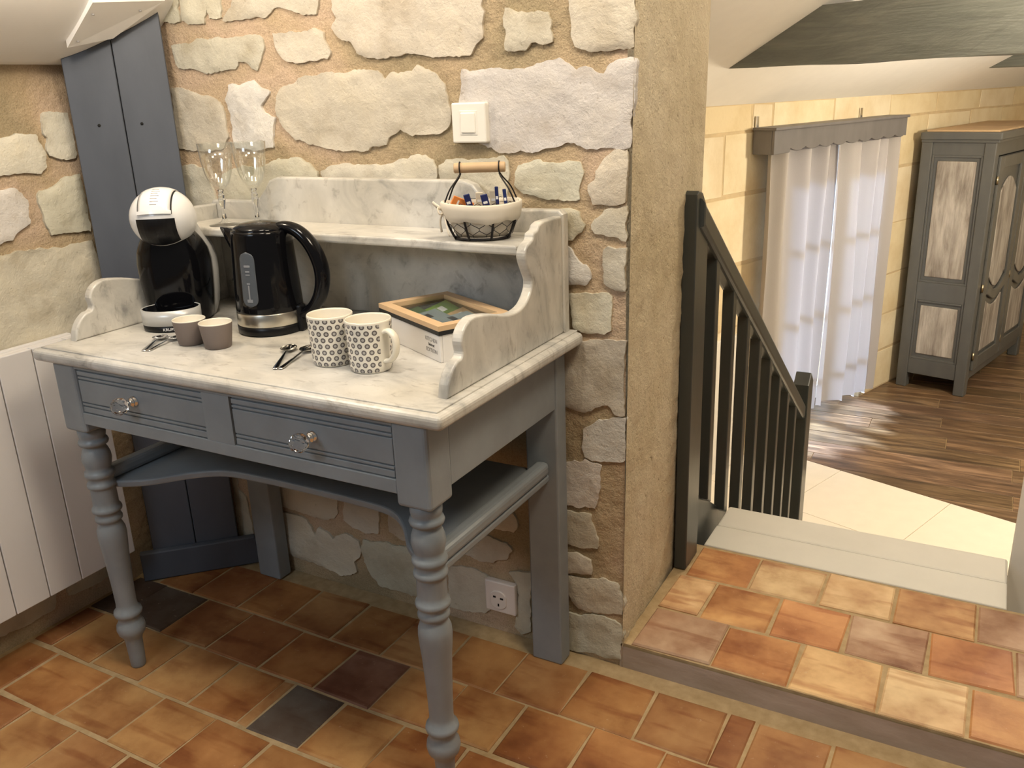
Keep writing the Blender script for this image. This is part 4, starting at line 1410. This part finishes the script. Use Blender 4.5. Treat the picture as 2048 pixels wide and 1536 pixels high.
for (z, off) in ((.067, -.0005), (.055, -.004), (.040, -.005), (.020, -.006), (.006, -.008)):
    a, bb = bprof(z)
    ss.append(oval(a + off, bb + off, z))
ss2 = []
for (z, off) in ((.0075, -.010), (.02, -.008), (.04, -.0065), (.055, -.0055), (.0665, -.002)):
    a, bb = bprof(z)
    ss2.append(oval(a + off, bb + off, z))
bm_loft(bm, ss + ss2, cap=False)
lin = obj('liner', bm, M['liner_cloth'], bk, smooth=True)
bm = bmesh.new()
ss = []
for (z, off) in ((.0360, .0025), (.0390, .0042), (.047, .0046), (.058, .0046), (.0665, .0040), (.0690, .0015), (.0680, -.003), (.062, -.0045)):
    a, bb = bprof(min(z, .075))
    rg = oval(a + off, bb + off, z, 60)
    for i, p in enumerate(rg):
        if z < .045:
            p.z += .0022 * math.sin(i * .63) + .0012 * math.sin(i * 1.7)
        p.z += .002 * math.sin(i * .21 + 1)
    ss.append(rg)
bm_loft(bm, ss, cap=False)
obj('liner_cuff', bm, M['liner_cloth'], lin, smooth=True)
# bow tying the cuff at the end
bm = bmesh.new()
for pts in ([(-0.070, -.012, .056), (-0.078, -.022, .060), (-0.074, -.028, .050), (-0.068, -.016, .052)], [(-0.071, -.010, .056), (-0.084, -.004, .064), (-0.091, .003, .068), (-0.082, -.004, .060)],
            [(-0.070, -.013, .054), (-0.075, -.020, .036), (-0.074, -.016, .016)], [(-0.069, -.015, .053), (-0.062, -.034, .032), (-0.056, -.042, .012)]):
    bm_tube(bm, smooth_pts(pts, 5), 0.0028, 6, sy=.5)
obj('bow', bm, M['liner_cloth'], lin, smooth=True)
DZ = .129
for sx in (-1, 1):
    bm = bmesh.new()
    ex = .036 * sx
    top = Vector((ex, 0, DZ))
    loop = [top + Vector((0, .0105 * math.cos(a), .0105 * math.sin(a))) for a in [math.pi * (-.5 + 2 * i / 16) for i in range(16)]]
    bm_tube(bm, loop, .0013, 6, True)
    for sy in (-1, 1):
        bm_tube(bm, smooth_pts([top + Vector((0, .004 * sy, -.0105)), (ex * 1.14, .011 * sy, .110), (ex * 1.50, .023 * sy, .092), (ex * 1.80, .0265 * sy, .067)], 5), .0015, 6)
    obj('handle_wire', bm, M['black_wire'], bk, smooth=True)
bm = bmesh.new()
bm_lathe(bm, [(0, -.047), (.0082, -.047), (.0092, -.0455), (.0092, .0455), (.0082, .047), (0, .047)], 20, Matrix.Translation((0, 0, DZ)) @ Matrix.Rotation(R(90), 4, 'Y'))
obj('handle', bm, M['dowel_wood'], bk, smooth=True)
BKM = Matrix.Translation(BK) @ Matrix.Rotation(R(24), 4, 'Z')
for (x, y, z, w, ln, ax_, ay_, mt_, lab, nm) in (
        (-.018, -.012, .040, .0115, .058, 12, 14, 'navy', 'navy blue sugar stick leaning at the left in the wire basket', 'sugar_stick'),
        (.012, -.010, .040, .0130, .054, 8, 12, 'navy', 'wide navy blue sugar stick in the middle of the wire basket', 'sugar_stick'),
        (.030, .004, .042, .0065, .072, 2, 2, 'navy', 'tallest slim navy sugar stick in the wire basket', 'sugar_stick'),
        (.046, .004, .040, .0065, .066, -4, 6, 'navy', 'slim navy sugar stick at the right end of the wire basket', 'sugar_stick'),
        (-.004, .014, .040, .014, .056, 10, 0, 'beige_paper', 'beige paper sachet between the navy sticks in the wire basket', 'paper_sachet'),
        (.022, .020, .040, .016, .058, 6, 0, 'beige_paper', 'cream paper sachet at the back of the wire basket', 'paper_sachet'),
        (-.036, -.008, .046, .026, .044, 30, 62, 'orange_paper', 'orange packet lying low at the left of the wire basket', 'paper_packet')):
    bm = bmesh.new()
    bm_box(bm, -w / 2, w / 2, -.0016, .0016, -ln / 2, ln / 2, .001, 1)
    o = obj(nm, bm, M[mt_])
    o.matrix_world = BKM @ Matrix.Translation((x, y, z + .016)) @ Matrix.Rotation(R(-ay_), 4, 'Y') @ Matrix.Rotation(R(ax_), 4, 'X')
    tag(o, lab, 'sachet' if 'paper' in nm else 'sugar stick', 'sachets in the basket')
    bm = bmesh.new()
    bm_box(bm, -w * .3, w * .3, -.0020, -.0017, ln * .18, ln * .26)
    obj('sachet_print', bm, M['print_white'], o)

# ------------------------------------------------------------------ switch, socket
sw = thing('light_switch', 'square white light switch on the stone wall above the shelf', 'light switch', (.728, WALL_Y, 1.157), 0)
for nm, hw, y0, y1, bv in (('plate', .0385, -.018, 0, .003), ('rocker_surround', .0200, -.0190, -.014, .001), ('rocker', .0165, -.0215, -.015, .002)):
    o = box(nm, -hw, hw, y0, y1, -hw * (.98 if nm == 'plate' else 1.15), hw * (.98 if nm == 'plate' else 1.15), M['switch_plastic'], sw, bv)
so_ = thing('wall_socket', 'square white wall socket low on the stone wall under the washstand', 'socket', (.749, WALL_Y, .098), 0)
box('plate', -.040, .040, -.017, 0, -.040, .040, M['socket_plastic'], so_, .003)
bm = bmesh.new()
ringo = [(.024 * math.cos(a), .024 * math.sin(a)) for a in [2 * math.pi * i / 32 for i in range(32)]]
ins = [(max(-.021, min(.021, x)), z) for x, z in ringo]
bm_prism(bm, ins, lambda a, bb, d: Vector((a - .004, d, bb - .006)), -.0200, -.013, .0015, 2)
face = obj('socket_face', bm, M['socket_plastic'], so_)
for (x, z, w, h) in ((-.013, .002, .0035, .0022), (.006, .000, .0040, .0022), (-.003, -.018, .0018, .0035)):
    box('socket_hole', x - w, x + w, -.0208, -.0196, z - h, z + h, M['dark_hole'], face)

# ------------------------------------------------------------------ corner boarding, hatch, radiator
cb = thing('corner_boarding', 'tall dark blue grey boards closing off the room corner', 'boarding', (-.225, .325, 0), R(45))
def cz(t, d=0.0):
    p = Vector((-.225, .325)) + Vector((.7071, .7071)) * t
    return ceil_z(p.x) - .001
for (t0, t1) in ((0.0, .1085), (.1105, .219)):
    bm = bmesh.new()
    bm_prism(bm, [(t0, 0.0), (t1, 0.0), (t1, cz(t1)), ((t0 + t1) / 2, cz((t0 + t1) / 2)), (t0, cz(t0))], lambda a, bb, d: Vector((a, d, bb)), 0.0, .018, .0015, 1)
    brd = obj('board', bm, M['board_paint'], cb)
    lathe('screw_hole', [(0, 0), (.0034, 0), (.0034, .002), (0, .002)], M['dark_hole'], brd, 12, Matrix.Translation((.055 if t0 == 0 else .147, .0006, 1.172)) @ Matrix.Rotation(R(90), 4, 'X'))
bm = bmesh.new()
bm_prism(bm, [(-.032, 0), (.27, 0), (.27, .070), (.262, .082), (-.032, .082)], lambda a, bb, d: Vector((a, d, bb)), -.022, -.0005, .004, 2)
obj('plinth', bm, M['board_paint'], cb)

bm = bmesh.new()
hq = [(-.160, .300), (-.045, .295), (-.030, .470), (-.128, .395)]
def hz(x):
    return ceil_z(x) - .003
lo_ = [bm.verts.new((x, y, hz(x) - .012)) for x, y in hq]
hi_ = [bm.verts.new((x, y, hz(x) + .004)) for x, y in hq]
bm.faces.new(lo_)
bm.faces.new(hi_)
for k in range(4):
    bm.faces.new((lo_[k], lo_[(k + 1) % 4], hi_[(k + 1) % 4], hi_[k]))
hatch = tag(obj('ceiling_panel', bm, M['ceiling_white']), 'small white screwed panel on the sloped ceiling above the dark boards', 'panel')
for (x, y) in ((-.140, .315), (-.07, .31), (-.055, .42)):
    lathe('screw', [(0, 0), (.003, 0), (.003, .003), (0, .003)], M['print_grey'], hatch, 10, Matrix.Translation((x, y, hz(x) - .0135)))

rd = thing('radiator', 'white electric radiator with vertical grooves on the left wall', 'radiator', (WALL_X, 0, 0))
box('radiator_body', .006, .082, -.60, .236, .145, .690, M['radiator_white'], rd, .004)
ed = [.243, .172, .089, .006, -.077, -.160, -.243, -.326, -.409, -.492, -.575, -.61]
for a, b2 in zip(ed[:-1], ed[1:]):
    box('radiator_panel', .0825, .1005, b2 + .0012, a - .0012, .130, .712, M['radiator_white'], rd, .002)
for k in range(3):
    box('top_bar', .012 + k * .024, .028 + k * .024, -.60, .236, .694, .704, M['radiator_white'], rd, .003)
for yy in (-.45, .10):
    box('wall_bracket', -.004, .010, yy - .02, yy + .02, .25, .60, M['radiator_white'], rd)

# ------------------------------------------------------------------ stair railing
rl = thing('stair_railing', 'dark grey painted wooden stair railing with square balusters', 'railing', (-.017, 0, 0))
RP = M['rail_paint']
def rail_z(y):
    return .971 - .667 * (y - .884)
bm = bmesh.new()
bm_prism(bm, [(.862, LANDING_Z), (.955, LANDING_Z), (.955, .905), (.935, .955), (.905, .985), (.875, .992), (.862, .985)], lambda a, bb, d: Vector((d, a, bb)), 1.063, 1.094, .003, 2)
obj('newel_post', bm, RP, rl)
bm = bmesh.new()
y0, y1 = .885, 2.345
bm_prism(bm, [(y0, rail_z(y0) - .060), (y0, rail_z(y0) + .006), (y1, rail_z(y1) + .006), (y1, rail_z(y1) - .060)], lambda a, bb, d: Vector((d, a, bb)), 1.060, 1.104, .012, 3)
obj('handrail', bm, RP, rl)
def str_z(y):
    return .088 - .64 * (y - 1.188)
for yb_ in (1.045, 1.215, 1.380, 1.540, 1.700, 1.860, 2.020, 2.180):
    bm = bmesh.new()
    bm_prism(bm, [(yb_ - .016, str_z(yb_ - .016) - .01), (yb_ + .016, str_z(yb_ + .016) - .01), (yb_ + .016, rail_z(yb_ + .016) - .052), (yb_ - .016, rail_z(yb_ - .016) - .052)], lambda a, bb, d: Vector((d, a, bb)), 1.066, 1.096, .002, 1)
    obj('baluster', bm, RP, rl)
bm = bmesh.new()
bm_prism(bm, [(.956, LANDING_Z + .001), (.956, str_z(.956)), (2.36, str_z(2.36)), (2.36, LOW_Z), (2.2, LOW_Z), (1.25, -.19), (1.0, LANDING_Z - .03)], lambda a, bb, d: Vector((d, a, bb)), 1.0635, 1.0748, .003, 1)
obj('stringer', bm, RP, rl)
bm = bmesh.new()
bm_prism(bm, [(2.335, LOW_Z), (2.425, LOW_Z), (2.425, .085), (2.38, .125), (2.335, .085)], lambda a, bb, d: Vector((d, a, bb)), 1.050, 1.110, .004, 2)
obj('end_post', bm, RP, rl)

# ------------------------------------------------------------------ lower room furniture
VP = M['valance_paint']
va_ = thing('curtain_valance', 'grey painted wooden valance with scalloped lower edge above the curtain', 'valance', P0, ROT)
S0, S1, VD = -1.90, -.41, .138
bm = bmesh.new()
ol = [(S0, .975), (S1, .975), (S1, .868)]
nsc = 9
for k in range(nsc):
    a0 = S1 - (S1 - S0 - .16) * k / nsc
    a1 = S1 - (S1 - S0 - .16) * (k + 1) / nsc
    for j in range(1, 7):
        t = j / 6
        ol.append((a0 + (a1 - a0) * t, .868 - .016 * math.sin(math.pi * t) + .010))
ol += [(S0 + .15, .858), (S0, .855)]
bm_prism(bm, ol, lambda a, bb, d: Vector((a, d, bb)), -VD, -VD + .016, .002, 1)
obj('front_board', bm, VP, va_)
box('side_board', S0, S0 + .016, -VD + .016, -.012, .855, .975, VP, va_, .002)
box('side_board', S1 - .016, S1, -VD + .016, -.012, .868, .975, VP, va_, .002)
box('top_board', S0 - .008, S1 + .008, -VD - .012, -.012, .975, .990, VP, va_, .003)
for s in (S0 + .03, S1 - .35):
    box('bracket', s - .012, s + .012, -.016, -.007, .94, 1.045, M['chrome'], va_, .002)
# curtain panels
def curtain(label, s0, s1, z0a, z0b, folds, nn, seed, amp=.040):
    bm = bmesh.new()
    NA, NB = folds * 18, 50
    g = []
    for i in range(NA + 1):
        t = i / NA
        cl = []
        for j in range(NB + 1):
            v = j / NB
            z = .905 + (z0a + (z0b - z0a) * t - .905) * v
            s = s0 + (s1 - s0) * t
            ph = 2 * math.pi * folds * (t + .05 * math.sin(5 * t + seed)) + .7 * math.sin(v * 1.9 + seed)
            w = math.sin(ph) + .22 * math.sin(2 * ph + seed) + .8 * noise.noise(Vector((t * 4, v * 1.4, seed * 3)))
            s += .012 * math.cos(ph) * (1 + .3 * v)
            fl_ = 1 - .45 * v * (.5 + .5 * noise.noise(Vector((t * 3, 1.3, seed))))
            cl.append(bm.verts.new((s, -(nn + amp * w * fl_), z + .006 * math.sin(ph + 1) * v)))
        g.append(cl)
    for i in range(NA):
        for j in range(NB):
            bm.faces.new((g[i][j], g[i + 1][j], g[i + 1][j + 1], g[i][j + 1]))
    o = obj('curtain', bm, M['curtain_cloth'], None, smooth=True)
    o.location = P0
    o.rotation_euler = (0, 0, ROT)
    return tag(o, label, 'curtain', 'curtains at the lower window')
curtain('pale grey beige curtain hanging on the side nearer the stair railing', -1.89, -1.19, -.80, -.745, 4, .085, 1.0)
curtain('pale grey beige curtain hanging beside the wardrobe', -1.186, -.435, -.725, -.805, 4, .085, 2.3)
tube('curtain_rod', [(-1.88, -.085, .925), (-.43, -.085, .925)], .009, M['chrome'], va_)

# wardrobe
wd = thing('wardrobe', 'grey painted wardrobe with whitewashed wood panels beside the curtain', 'wardrobe', (1.60, 5.35, LOW_Z), R(75))
WP, WW = M['wardrobe_paint'], M['whitewashed_wood']
AW, AD, AH = 1.30, .455, 1.745
for (x0, y0) in ((0, 0), (0, AD - .07), (AW - .07, 0), (AW - .07, AD - .07)):
    box('post', x0, x0 + .07, y0, y0 + .07, 0, AH - .045, WP, wd, .006)
def side_frame(x0, x1):
    for (z0, z1) in ((.105, .215), (.635, .760), (1.60, AH - .045)):
        box('side_rail', x0, x1, .07, AD - .07, z0, z1, WP, wd, .002)
side_frame(.008, .035)
side_frame(AW - .035, AW - .008)
for x0, x1, xa, xb in ((.018, .030, .010, .019), (AW - .030, AW - .018, AW - .019, AW - .010)):
    for (z0, z1) in ((.215, .635), (.760, 1.60)):
        pnl = box('side_panel', x0, x1, .07, AD - .07, z0, z1, WP, wd)
        box('whitewashed_panel', xa, xb, .107, AD - .107, z0 + .038, z1 - .038, WW, pnl, .006, 2)
        bm = bmesh.new()
        for (ya_, yb2, za_, zb2) in ((.07, .085, z0, z1), (AD - .085, AD - .07, z0, z1), (.085, AD - .085, z0, z0 + .015), (.085, AD - .085, z1 - .015, z1)):
            bm_box(bm, min(x0, xa) - .002, max(x1, xb), ya_, yb2, za_, zb2, .003, 2)
        obj('panel_moulding', bm, WP, pnl)
bm = bmesh.new()
bm_box(bm, -.022, AW + .022, -.030, AD + .005, AH - .047, AH, .008, 3)
bm_box(bm, -.010, AW + .010, -.016, AD, AH - .065, AH - .045, .004, 2)
obj('cornice', bm, WP, wd)
for k in range(3):
    box('top_plank', .02 + .42 * k, .02 + .42 * k + .405, .0, AD - .02, AH, AH + .012, M['dowel_wood'], wd, .002)
box('back_board', .03, AW - .03, AD - .03, AD - .015, .12, AH - .05, WP, wd)
box('bottom_rail', .07, AW - .07, .010, .04, .105, .165, WP, wd, .003)
bm = bmesh.new()
bm_prism(bm, [(.07, .165), (.07, .04), (.085, .05), (.10, .085), (.14, .105), (.14, .165)], lambda a, bb, d: Vector((a, d, bb)), .012, .038, .003, 1)
obj('foot_bracket', bm, WP, wd)
box('top_rail', .07, AW - .07, .010, .04, AH - .15, AH - .06, WP, wd, .003)
for di, (dx0, dx1) in enumerate(((.078, .643), (.657, 1.222))):
    dr_ = box('door', dx0, dx1, .004, .012, .172, AH - .155, WP, wd, .002)
    DW = dx1 - dx0
    for nm, (x0, x1, z0, z1) in {'stile_a': (dx0, dx0 + .085, .172, AH - .155), 'stile_b': (dx1 - .085, dx1, .172, AH - .155)}.items():
        box('door_stile', x0, x1, -.014, .004, z0, z1, WP, dr_, .004)
    for (z0, z1) in ((.172, .26), (AH - .23, AH - .155)):
        box('door_rail', dx0 + .085, dx1 - .085, -.014, .004, z0, z1, WP, dr_, .004)
    # curved middle rail
    bm = bmesh.new()
    n_ = 24
    up_, lo2 = [], []
    for i in range(n_ + 1):
        t = i / n_
        x = dx0 + .085 + (DW - .17) * t
        dip = .075 * math.sin(math.pi * t) ** 1.3
        up_.append((x, .77 - dip))
        lo2.append((x, .69 - dip * .8))
    bm_prism(bm, up_ + lo2[::-1], lambda a, bb, d: Vector((a, d, bb)), -.016, .004, .005, 2)
    obj('door_rail', bm, WP, dr_)
    for (z0, z1) in ((.285, .60), (.80, 1.28)):
        bm = bmesh.new()
        x0, x1 = dx0 + .115, dx1 - .115
        if z0 > .5:
            pl = [(x0, .80)] + [(x0 + (x1 - x0) * i / 16, .80 - .085 * math.sin(math.pi * i / 16) ** 1.2) for i in range(1, 16)] + [(x1, .80), (x1, 1.36)] + [(x1 - (x1 - x0) * i / 16, 1.36 + .09 * math.sin(math.pi * i / 16)) for i in range(1, 16)] + [(x0, 1.36)]
        else:
            pl = [(x0, .285), (x1, .285), (x1, .64)] + [(x1 - (x1 - x0) * i / 16, .64 - .05 * math.sin(math.pi * i / 16)) for i in range(1, 16)] + [(x0, .64)]
        bm_prism(bm, pl, lambda a, bb, d: Vector((a, d, bb)), -.008, .004, .006, 2)
        obj('whitewashed_panel', bm, WW, dr_)
    for z0 in (.25, .72, 1.42):
        lathe('hinge', [(0, 0), (.008, 0), (.008, .05), (0, .05)], M['brass'], dr_, 12, Matrix.Translation((dx0 - .004, -.008, z0)))

# tie beam and brace under the roof slope
bm = bmesh.new()
ang_t = T27
sB = -2.60
b_out = []
zb0, zb1 = 1.272, 1.492
d0 = (zb0 - 1.108) / ang_t
d1 = (zb1 - 1.108) / ang_t
NBm = 40
for lay, ss_ in ((0, sB), (1, sB + .22)):
    botr, topr = [], []
    for i in range(NBm + 1):
        t = i / NBm
        nb_ = d0 + (3.6 - d0) * t
        nt_ = d1 + (3.6 - d1) * t
        wob = .010 * noise.noise(Vector((nb_ * 3, lay * 4, 1))) + .016 * nb_ * 0
        botr.append(bm.verts.new(L(ss_ + .006 * noise.noise(Vector((nb_ * 5, 2, lay))), nb_ - .02, zb0 + wob)))
        topr.append(bm.verts.new(L(ss_ + .006 * noise.noise(Vector((nt_ * 5, 7, lay))), nt_ - .02, zb1 + .012 * noise.noise(Vector((nt_ * 2, 3, lay))))))
    b_out.append((botr, topr))
(bo0, to0), (bo1, to1) = b_out
for i in range(NBm):
    bm.faces.new((bo0[i], bo0[i + 1], to0[i + 1], to0[i]))
    bm.faces.new((bo1[i], to1[i], to1[i + 1], bo1[i + 1]))
    bm.faces.new((bo0[i], bo1[i], bo1[i + 1], bo0[i + 1]))
    bm.faces.new((to0[i], to0[i + 1], to1[i + 1], to1[i]))
bm.faces.new((bo0[0], to0[0], to1[0], bo1[0]))
bm.faces.new((bo0[-1], bo1[-1], to1[-1], to0[-1]))
bmw = obj('tie_beam', bm, M['beam_wood'], None, smooth=False)
tag(bmw, 'thick grey green painted timber beam crossing under the white roof slope', 'beam')
bm = bmesh.new()
zc0, zc1 = 1.245, 1.46
pts = [((zc0 - 1.108) / T27 - .02, zc0), (2.6, zc0), (2.6, zc1), ((zc1 - 1.108) / T27 - .02, zc1)]
bm_prism(bm, pts, lambda a, bb, d: L(d, a, bb), .40, .60, .008, 2)
bmw2 = obj('tie_beam', bm, M['beam_wood'])
tag(bmw2, 'dark timber beam farther back above the wardrobe, mostly hidden', 'beam')
